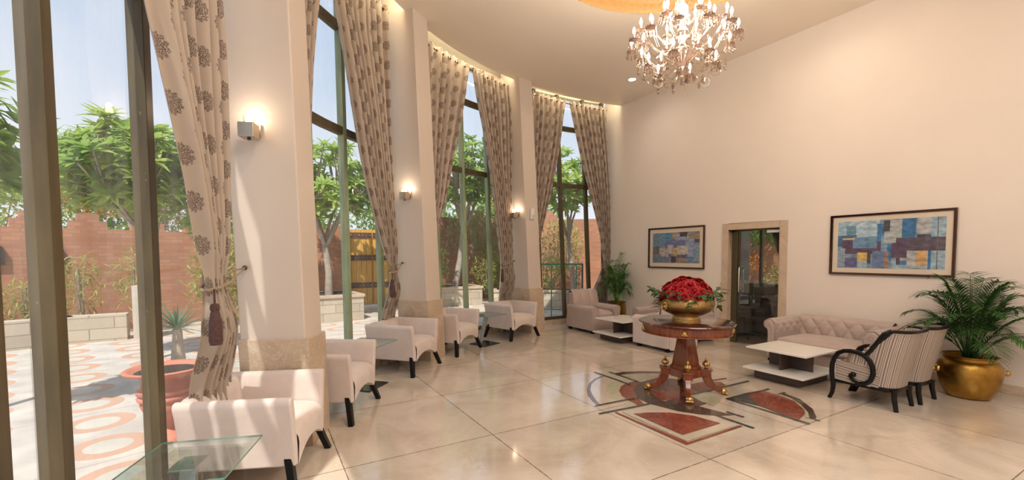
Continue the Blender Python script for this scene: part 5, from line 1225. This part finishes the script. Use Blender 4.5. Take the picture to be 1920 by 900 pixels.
bwall = thing('brick_wall', 'red brick garden wall beyond the terrace, seen through the windows', 'wall', (0, 0, 0))
wall_run('wall_run', [(-12, 7.6), (-6.5, 10.6), (-3.4, 11.9), (0, 13.2), GATE[0]], 2.05, .25, M['brick'], parent=bwall)
wall_run('wall_run', [GATE[1], (6.5, 14.5), (9.4, 13.1), (12.6, 9.8), (14.6, 4)], 2.75, .25, M['brick'], parent=bwall)
# stepped merlons on top and dark arched slabs painting niche shade on the left run
def along(p0, p1, t_): return Vector((p0[0] + (p1[0] - p0[0]) * t_, p0[1] + (p1[1] - p0[1]) * t_, 0))
for i, t_ in enumerate((.12, .38, .64, .9)):
    for (p0, p1, hh) in (((-6.5, 10.6), (-3.4, 11.9), 2.05), ((-3.4, 11.9), (0, 13.2), 2.05), ((0, 13.2), GATE[0], 2.05), ((6.5, 14.5), (9.4, 13.1), 2.75)):
        c = along(p0, p1, t_); d = (Vector((*p1, 0)) - Vector((*p0, 0))).normalized(); a_ = atan2(d.y, d.x)
        Mx = Matrix.Translation(c) @ Matrix.Rotation(a_, 4, 'Z'); b = MB(); b.box(-.28, .28, -.12, .12, hh, hh + .16, 0, Mx); b.box(-.16, .16, -.12, .12, hh + .16, hh + .30, 0, Mx)
        o = b.build('merlon', M['brick'], bwall); set_uv(o, lambda c: (c.x + c.y, c.z))
dark = mat('painted_niche_shade', (.05, .03, .025), .9)
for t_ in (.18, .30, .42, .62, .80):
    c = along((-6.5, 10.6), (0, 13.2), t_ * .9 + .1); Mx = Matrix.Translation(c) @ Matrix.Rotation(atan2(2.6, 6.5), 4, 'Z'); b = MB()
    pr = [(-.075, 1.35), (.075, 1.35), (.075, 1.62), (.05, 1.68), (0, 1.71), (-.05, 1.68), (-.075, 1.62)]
    extr(b, pr, 'y', -.128 - .02, -.10); b.v = [tuple(Mx @ Vector(v)) for v in b.v]; b.build('niche_shade', dark, bwall)
# yellow gate with studded straps
gt = thing('garden_gate', 'yellow ochre wooden gate with dark studded straps in the brick wall', 'gate', (*GATE[0], 0), atan2(GATE[1][1] - GATE[0][1], GATE[1][0] - GATE[0][0]))
gw = hypot(GATE[1][0] - GATE[0][0], GATE[1][1] - GATE[0][1]); ochre = mat('ochre_boards', (.62, .33, .05), .6, color2=(.72, .42, .09), vscale=3, stretch=(8, 1, 1))
for k in range(2):
    b = MB()
    for q in range(5): b.box(gw / 2 * k + .02 + q * (gw / 2 - .04) / 5, gw / 2 * k + .02 + (q + 1) * (gw / 2 - .04) / 5 - .008, -.04, .03, .05, 2.25)
    b.box(gw / 2 * k, gw / 2 * (k + 1), .03, .05, .05, 2.22); lf = b.build('gate_leaf', ochre, gt)
    for z in (.55, 1.35, 2.0):
        b = MB(); b.box(gw / 2 * k + .02, gw / 2 * (k + 1) - .02, -.06, -.04, z, z + .16); st_ = b.build('strap', mat('dark_iron', (.12, .06, .045), .5, .3), lf)
        b = MB()
        for q in range(7): b.sphere((gw / 2 * k + .07 + q * (gw / 2 - .12) / 6, -.065, z + .08), .018, 8, 6)
        b.build('stud', M['gilt'], st_, smooth=True)
# low planter walls
wall_run('planter_wall', [(-10, 7.6), (-5.0, 9.8), (-3.0, 10.65), (-2.25, 10.7)], .44, .3, M['block'], 'long low cream stone planter wall in front of the brick wall, outside the nearest window', 'planter wall')
b = MB(); b.box(-2.05, -1.75, 10.5, 10.85, -.04, .95); o = b.build('stone_post', mat('pale_stone_post', (.55, .50, .43), .7, var=.1, vscale=3)); setp(o, 'square pale stone post ending the long low planter wall', 'post')
def planter_box(x, y, w, d, h, rz, lb):
    t = thing('stone_planter', lb, 'planter', (x, y, -.04), rz)
    b = MB(); b.box(-w / 2, w / 2, -d / 2, d / 2, 0, h - .07); o = b.build('planter_box', M['block'], t); set_uv(o, lambda c: (c.x + c.y, c.z))
    b = MB(); b.box(-w / 2 - .03, w / 2 + .03, -d / 2 - .03, -d / 2 + .12, h - .07, h); b.box(-w / 2 - .03, w / 2 + .03, d / 2 - .12, d / 2 + .03, h - .07, h)
    b.box(-w / 2 - .03, -w / 2 + .12, -d / 2 + .12, d / 2 - .12, h - .07, h); b.box(w / 2 - .12, w / 2 + .03, -d / 2 + .12, d / 2 - .12, h - .07, h); b.build('coping', M['marble_tan'], t, bevel=.006)
    b = MB(); b.box(-w / 2 + .05, w / 2 - .05, -d / 2 + .05, d / 2 - .05, h - .09, h - .03); b.build('soil', M['soil'], t)
planter_box(1.35, 11.55, 1.5, 1.3, .62, .1, 'square stone planter with the forked white tree, before the yellow gate')
planter_box(5.35, 13.0, 1.4, 1.2, .58, -.1, 'square stone planter behind the third window, holding a leaning tree')
planter_box(7.2, 12.2, 1.6, .9, .45, -.5, 'low stone planter seen at the right of the third window')
planter_box(8.0, 10.6, 2.2, .7, .50, -.85, 'low stone planter behind the green metal frame')
# ---------------------------------------------------------------- trees
BARK = mat('pale_bark', (.30, .25, .20), .85, color2=(.45, .39, .32), vscale=9, bump=.5, bscale=25)
L1 = leaf_mat('frangipani_leaves', (.24, .40, .07), (.50, .62, .16), 1.6, .5)
L2 = leaf_mat('deep_green_leaves', (.18, .33, .06), (.40, .54, .13), 1.6, .5)
L3 = leaf_mat('yellow_green_leaves', (.34, .40, .08), (.52, .52, .18), 2, .4)
L4 = leaf_mat('orange_blossom', (.55, .17, .03), (.68, .32, .06), 3, .3)
L5 = leaf_mat('dry_brush', (.28, .18, .10), (.42, .32, .18), 3, .2)
def tree(label, base, z0, fork, ell, nros, seed, m, leafL=.26, leafW=.085, nleaf=11, lean=(0, 0), group=None, tr=.05):
    """base (x,y); ell = (cx,cy,cz, rx,ry,rz) of the crown"""
    rr = random.Random(seed); t = thing('frangipani_tree', label, 'tree', (base[0], base[1], z0), group=group); o3 = Vector((base[0], base[1], z0))
    ce = Vector(ell[:3]) - o3; b = MB(); fk = Vector((lean[0], lean[1], fork))
    b.tube([(0, 0, 0), fk * .5 + Vector((.03, -.02, 0)), fk], [tr * 1.3, tr * 1.05, tr * .95], 8)
    tips = []
    mids = []
    for k in range(7):
        a = 2 * pi * k / 7 + rr.random(); mpt = fk.lerp(ce + Vector((cos(a) * ell[3] * .5, sin(a) * ell[4] * .5, -ell[5] * .1)), .75); mids.append(mpt)
        b.tube([fk, fk.lerp(mpt, .5) + Vector((rr.uniform(-.08, .08), rr.uniform(-.08, .08), -.03)), mpt], [tr * .7, tr * .5, tr * .4], 6)
    for k in range(nros):
        while True:
            d = Vector((rr.uniform(-1, 1), rr.uniform(-1, 1), rr.uniform(-1, 1)))
            if .35 < d.length < 1: break
        p = ce + Vector((d.x * ell[3], d.y * ell[4], d.z * ell[5])); tips.append((p, d.normalized()))
        q = min(mids, key=lambda m_: (m_ - p).length)
        if k % 2 == 0: b.tube([q, q.lerp(p, .55) + Vector((0, 0, -.04)), p], [tr * .35, tr * .26, tr * .2], 5)
    b.build('trunk', BARK, t, smooth=True, angle=70)
    b = MB()
    for p, d in tips:
        ax = (d * .6 + Vector((0, 0, .8))).normalized(); s1 = ax.orthogonal().normalized(); s2 = ax.cross(s1)
        for j in range(nleaf):
            a = 2.4 * j + rr.random() * .4; el = .15 + .75 * (j / nleaf)
            dd = (s1 * cos(a) + s2 * sin(a)) * cos(el) + ax * sin(el)
            leaf(b, p, dd, ax, leafL * rr.uniform(.75, 1.1), leafW * rr.uniform(.85, 1.1), rr.uniform(.1, .35), nseg=3)
    o = b.build('foliage', m, t)
    return t
TG = 'trees in the garden beyond the terrace'
tree('leafy frangipani tree at the left edge of the photo, close to the nearest window', (-2.75, 5.9), -.04, 1.6, (-2.15, 5.55, 2.5, .48, .5, .62), 70, 1, L1, .23, .07, lean=(.05, -.05), group=TG)
tree('leafy frangipani tree between the first and second window frames, behind the paved rings', (-1.45, 8.3), -.04, 1.7, (-1.6, 8.0, 2.72, .85, .7, .68), 150, 2, L1, .24, .075, lean=(.1, .1), group=TG)
tree('slim frangipani tree behind the nearest curtain', (-.75, 8.8), -.04, 1.9, (-.65, 8.7, 2.75, .65, .6, .95), 120, 3, L1, .24, .075, group=TG)
tree('forked white barked frangipani tree in the stone planter by the yellow gate', (1.45, 11.5), .5, 1.2, (1.55, 11.5, 3.3, 1.2, .9, .95), 150, 4, L1, .28, .09, lean=(-.05, 0), group=TG, tr=.075)
tree('leaning frangipani tree in the planter outside the third window', (5.35, 13.0), .5, 1.8, (5.6, 12.9, 4.1, 1.5, 1.2, 1.15), 190, 5, L2, .28, .085, lean=(.3, 0), group=TG, tr=.09)
tree('tall frangipani tree seen between the curtains of the third window', (6.5, 12.0), .3, 1.5, (6.7, 11.8, 3.5, 1.0, 1.0, 1.0), 110, 6, L1, .26, .08, lean=(0, 0), group=TG, tr=.08)
tree('frangipani tree with sparse crown outside the farthest window', (7.9, 10.2), -.04, 1.9, (7.4, 10.0, 3.6, 1.15, 1.0, .95), 120, 7, L1, .26, .085, lean=(-.2, 0), group=TG, tr=.06)
tree('frangipani tree right of the yellow gate behind the middle curtain', (3.5, 11.4), -.04, 1.8, (3.4, 11.3, 3.4, 1.0, .9, .9), 110, 8, L1, .28, .09, group=TG, tr=.06)
tree('tall dark tree in front of the office window beyond the glass door', (12.6, 8.3), -.04, 1.5, (12.4, 7.6, 2.5, 1.0, 1.4, .9), 130, 9, L2, .22, .07, lean=(-.1, -.3), group=TG, tr=.05)
def bush(name, label, cat, c, r, n, seed, m, L_=.10, W_=.03, kind=None, up=.4, stems=0, group=None):
    rr = random.Random(seed); t = thing(name, label, cat, (c[0], c[1], c[2] - r[2]), group=group); b = MB()
    if kind: t['kind'] = kind
    for k in range(n):
        while True:
            d = Vector((rr.uniform(-1, 1), rr.uniform(-1, 1), rr.uniform(-1, 1)))
            if d.length < 1: break
        p = Vector((d.x * r[0], d.y * r[1], d.z * r[2] + r[2]))
        dd = Vector((rr.uniform(-1, 1), rr.uniform(-1, 1), rr.uniform(-.6, 1) + up)); leaf(b, p, dd, (rr.uniform(-.5, .5), rr.uniform(-.5, .5), 1), L_ * rr.uniform(.7, 1.2), W_, .2, nseg=2)
    b.build('foliage', m, t)
    b = MB()
    for k in range(max(stems, 3)):
        a = rr.uniform(0, 6.28); q = rr.random() * .6
        b.tube([(cos(a) * r[0] * .2, sin(a) * r[1] * .2, 0), (cos(a) * r[0] * q, sin(a) * r[1] * q, r[2] * 1.5)], .01, 5)
    b.build('stems', BARK, t)
    return t
BG = 'bamboo plants along the low planter wall'
for i, (x, y, z, h, lb) in enumerate(((-2.95, 11.25, .95, .62, 'yellow green bamboo plant in the planter, left of the second window frame'), (-2.15, 11.4, 1.05, .68, 'tallest yellow green bamboo plant, against the brick wall by the stone post'),
                                    (-4.35, 10.75, .95, .62, 'yellow green bamboo plant at the left edge of the photo, against the brick wall'), (-3.6, 11.1, .75, .4, 'short bamboo plant half hidden by the nearest window frame'))):
    bush('bamboo_plant', lb, 'plant', (x, y, z), (.40, .3, h), 420, 20 + i, L3, .17, .022, up=-.2, stems=6, group=BG)
bush('flowering_bush', 'orange flowering bush on top of the brick wall', 'bush', (-2.9, 13.0, 2.85), (1.0, .45, .5), 1500, 31, L4, .08, .045)
bush('dry_bush', 'dry brown brushwood bush below the orange flowers', 'bush', (-1.9, 13.1, 2.4), (.8, .3, .35), 1100, 32, L5, .10, .02)
bush('hedge_plant', 'bright green shrub against the brick wall, seen left of the farthest pillar', 'shrub', (6.6, 13.0, .9), (.7, .4, .7), 900, 33, L3, .16, .03)
bush('hedge_plant', 'green shrub behind the green metal frame outside the farthest window', 'shrub', (7.3, 11.0, .95), (.9, .4, .6), 1100, 34, L3, .15, .03)
bush('hedge_plant', 'green shrub outside the farthest window, right of the metal frame', 'shrub', (9.3, 9.6, 1.0), (.8, .5, .8), 1100, 35, L1, .15, .03)
bush('hedge_plant', 'sunlit shrub outside the office window beyond the door', 'shrub', (11.6, 5.9, .8), (.7, .9, .5), 900, 36, L3, .15, .04)
bush('flowering_bush', 'small orange flowering bush outside the office window', 'bush', (11.9, 7.3, 1.2), (.3, .3, .3), 300, 37, L4, .08, .045)
for i, (x, y, z, rx, rz_, m_, lb) in enumerate(((-4.6, 12.7, 2.6, 1.3, .8, L3, 'leafy yellow green shrub above the brick wall at the left edge of the photo'), (-.6, 11.6, 1.0, .8, 1.0, L3, 'bushy green shrub in front of the brick wall, behind the nearest curtain'), (.2, 12.2, 1.9, .9, .8, L1, 'leafy shrub against the brick wall, seen right of the nearest curtain'),
        (4.3, 12.6, 1.2, .7, 1.2, L1, 'tall green shrub by the brick wall, at the left of the third window'), (6.2, 13.4, 2.2, 1.0, .9, L3, 'tall yellow green shrub against the brick wall in the third window'), (7.4, 13.2, 1.2, .8, 1.1, L1, 'leafy shrub against the brick wall beside the farthest pillar'), (8.7, 11.9, 1.7, .9, 1.0, L3, 'yellow green shrub before the brick wall in the farthest window'))):
    bush('garden_shrub', lb, 'shrub', (x, y, z), (rx, .4, rz_), 1100, 70 + i, m_, .17, .04, stems=6, group='shrubs along the brick wall')
SG = 'big trees behind the brick wall'
for i, (x, y, z, rx, rz_, lb) in enumerate(((-7.5, 15, 3.0, 2.6, 1.6, 'broad background tree far left behind the brick wall'), (-3.4, 17, 3.4, 2.4, 1.7, 'background tree behind the orange flowering bush'), (.6, 17.5, 3.0, 2.2, 1.6, 'background tree behind the brick wall left of the yellow gate'), (5.2, 18, 3.4, 2.6, 1.9, 'background tree behind the wall, beyond the third window'), (9.5, 16.5, 3.1, 2.2, 1.6, 'background tree behind the wall, left in the farthest window'))):
    bush('background_tree', lb, 'tree', (x, y, z), (rx, 1.5, rz_), 3000, 50 + i, L2 if i % 2 else L1, .30, .11, stems=5, group=SG)
# spiky palm by the urn, low
t = thing('spiky_palm', 'spiky blue green cycad standing on the terrace behind the urn', 'plant', (-.92, 6.9, -.04)); rr = random.Random(61)
b = MB(); b.lathe([(.07, 0), (.09, .1), (.06, .45), (.05, .62), (.001, .66)], 12, cap=False); b.build('trunk', BARK, t, smooth=True)
b = MB()
for k in range(70):
    a = k * 2.4; el = rr.uniform(-.1, 1.2); d = Vector((cos(a) * cos(el), sin(a) * cos(el), sin(el))); leaf(b, (0, 0, .62), d, (0, 0, 1), .42, .022, .15, nseg=3)
b.build('foliage', leaf_mat('blue_green_blades', (.12, .22, .12), (.25, .36, .2), 2), t)
# terracotta urn
TERRA = mat('terracotta', (.52, .19, .12), .6, var=.12, vscale=5)
t = thing('terracotta_urn', 'orange terracotta urn on a foot, outside the nearest window', 'urn', (-.70, 4.62, -.04))
b = MB(); b.lathe([(.15, 0), (.15, .04), (.12, .06), (.07, .09), (.055, .14), (.07, .18), (.12, .22), (.165, .27), (.185, .32), (.178, .345), (.20, .36), (.205, .38), (.185, .40), (.205, .415), (.205, .44), (.175, .455), (.165, .53), (.19, .555), (.25, .575), (.285, .59), (.29, .605), (.275, .615), (.24, .605), (.21, .58), (.001, .56)], 40, cap=False); b.build('urn_body', TERRA, t, smooth=True, angle=60)
b = MB(); b.lathe([(.001, .585), (.212, .585)], 32, cap=False); b.build('soil', M['soil'], t)
# green metal frame
GP = mat('green_paint', (.02, .24, .12), .45)
t = thing('metal_frame', 'green painted metal swing frame outside the farthest window', 'frame', (6.15, 8.45, -.04), atan2(-.55, .74))
for x in (-.5, -.22, .36, .5):
    b = MB(); b.tube([(x, 0, 0), (x, 0, 1.33)], .022 if abs(x) == .5 else .016, 8); b.build('post', GP if x < .4 else mat('dark_post', (.03, .05, .06), .5), t, smooth=True)
b = MB(); b.tube([(-.5, 0, 1.32), (.5, 0, 1.32)], .022, 8); b.build('top_rail', GP, t, smooth=True)
b = MB(); b.tube([(-.5, 0, .25), (.5, 0, .25)], .014, 8); b.build('bottom_rail', GP, t, smooth=True)
# ================================================================ office beyond the glass door
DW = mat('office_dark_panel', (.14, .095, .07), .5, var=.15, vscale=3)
ox0, ox1, oy0, oy1 = XW + .2, 10.2, 2.7, 7.3
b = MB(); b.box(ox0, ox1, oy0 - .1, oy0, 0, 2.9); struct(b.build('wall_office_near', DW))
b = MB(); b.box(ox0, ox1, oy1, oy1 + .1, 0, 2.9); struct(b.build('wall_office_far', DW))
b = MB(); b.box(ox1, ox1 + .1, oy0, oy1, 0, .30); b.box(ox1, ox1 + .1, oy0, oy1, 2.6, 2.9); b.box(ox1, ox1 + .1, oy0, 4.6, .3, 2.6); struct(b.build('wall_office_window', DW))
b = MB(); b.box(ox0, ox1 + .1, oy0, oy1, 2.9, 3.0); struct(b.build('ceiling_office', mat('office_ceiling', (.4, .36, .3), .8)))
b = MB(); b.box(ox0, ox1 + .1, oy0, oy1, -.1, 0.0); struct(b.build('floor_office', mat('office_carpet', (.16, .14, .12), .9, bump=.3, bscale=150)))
wo = sgroup('window_5')
for y in (4.62, 5.35, 6.12, 7.27):
    b = MB(); b.box(ox1 + .01, ox1 + .08, y - .03, y + .03, .3, 2.6); b.build('mullion', M['frame'], wo)
b = MB(); b.add([(ox1 + .05, 4.6, .3), (ox1 + .05, 7.3, .3), (ox1 + .05, 7.3, 2.6), (ox1 + .05, 4.6, 2.6)], [(0, 1, 2, 3)]); b.build('pane', M['pane'], wo)
# grey column and dark curtain at the office window
b = MB(); b.box(9.7, 10.05, 6.28, 6.62, 0, 2.88); o = b.build('office_column', mat('grey_column', (.45, .44, .46), .6), bevel=.01); setp(o, 'pale grey column inside the office beyond the door', 'column')
b = MB()
def oc(u, v): 
    z = 2.7 - 2.5 * v; w_ = .80 - .42 * smoothstep(v * 1.3); return (10.08 - .03 * sin(u * 40), 5.12 + w_ * u + .0, z)
b.grid(oc, 60, 20); o = b.build('office_curtain', mat('dark_brown_cloth', (.10, .07, .055), .8), smooth=True, angle=90); setp(o, 'dark brown curtain swept aside at the office window', 'curtain')
def office_chair(label, x, y, rz):
    t = thing('office_chair', label, 'chair', (x, y, 0), rz, 'black chairs in the office'); BP = M['black_plastic']
    b = MB()
    for k in range(5):
        a = 2 * pi * k / 5; b.tube([(0, 0, .10), (.28 * cos(a), .28 * sin(a), .075)], [.028, .018], 8)
    b.lathe([(.03, .07), (.03, .14)], 12); st = b.build('star_base', BP, t, smooth=True)
    for k in range(5):
        a = 2 * pi * k / 5; b = MB(); b.lathe([(.03, -.012), (.03, .012)], 12, (.28 * cos(a), .28 * sin(a), .031), M=Matrix.Rotation(pi / 2, 4, 'X')); b.build('caster', BP, st)
    b = MB(); b.lathe([(.022, .12), (.022, .40)], 12); b.build('gas_column', BP, t, smooth=True)
    cushion(-.25, .25, -.24, .24, .40, .49, .02, 8, .035).build('seat', M['black_leather'], t, smooth=True)
    b = MB(); b.grid(lambda u, v: ((u - .5) * .46 * (1 - .15 * v), .22 + .05 * v - .05 * (1 - (2 * u - 1) ** 2) * -1 * .6, .52 + .48 * v), 10, 10); b.grid(lambda u, v: ((.5 - u) * .46 * (1 - .15 * v), .27 + .05 * v + .03 * (1 - (2 * u - 1) ** 2), .52 + .48 * v), 10, 10); b.build('backrest', M['black_leather'], t, smooth=True)
    for s in (-1, 1):
        b = MB(); b.tube([(s * .25, .12, .44), (s * .30, .10, .52), (s * .30, .06, .66), (s * .30, -.12, .67)], .017, 8); b.build('armrest', BP, t, smooth=True)
    b = MB(); b.box(-.03, .03, .22, .26, .42, .60); b.build('back_bracket', BP, t)
office_chair('black swivel office chair just inside the glass door', 7.55, 4.78, R_(150))
def dark_tub(label, x, y, rz):
    t = thing('office_armchair', label, 'armchair', (x, y, 0), rz, 'dark armchairs in the office')
    for s in (-1, 1):
        b = MB(); b.prism([(s * .27, -.33), (s * .37, -.33), (s * .37, .30), (s * .27, .30)], .08, .60); b.build('arm', M['black_leather'], t, bevel=.03, seg=3)
    b = MB(); b.box(-.36, .36, .20, .34, .08, .82); b.build('backrest', M['black_leather'], t, bevel=.04, seg=3)
    cushion(-.26, .26, -.32, .20, .20, .44, .03, 8, .04).build('seat', M['black_leather'], t, smooth=True)
    for sx in (-1, 1):
        for sy in (-1, 1):
            b = MB(); b.box(sx * .30 - .02, sx * .30 + .02, sy * .27 - .02, sy * .27 + .02, 0, .08); b.build('foot', M['black_wood'], t)
dark_tub('dark leather armchair facing the office table, seen low at the right of the doorway', 8.25, 4.15, R_(180))
dark_tub('dark leather armchair beyond the office table, under the window', 9.6, 5.75, R_(-60))
dark_tub('dark leather armchair at the left of the office table, behind the swivel chair', 8.5, 6.1, R_(20))
t = thing('office_table', 'small glass topped table with slanted metal legs in the office', 'table', (8.75, 5.15, 0), .4)
b = MB(); b.box(-.35, .35, -.35, .35, .62, .632); b.build('tabletop', M['glass_green'], t)
for sx in (-1, 1):
    for sy in (-1, 1): b = MB(); b.tube([(sx * .30, sy * .30, 0), (sx * .12, sy * .12, .62)], .018, 8); b.build('leg', M['chrome'], t, smooth=True)
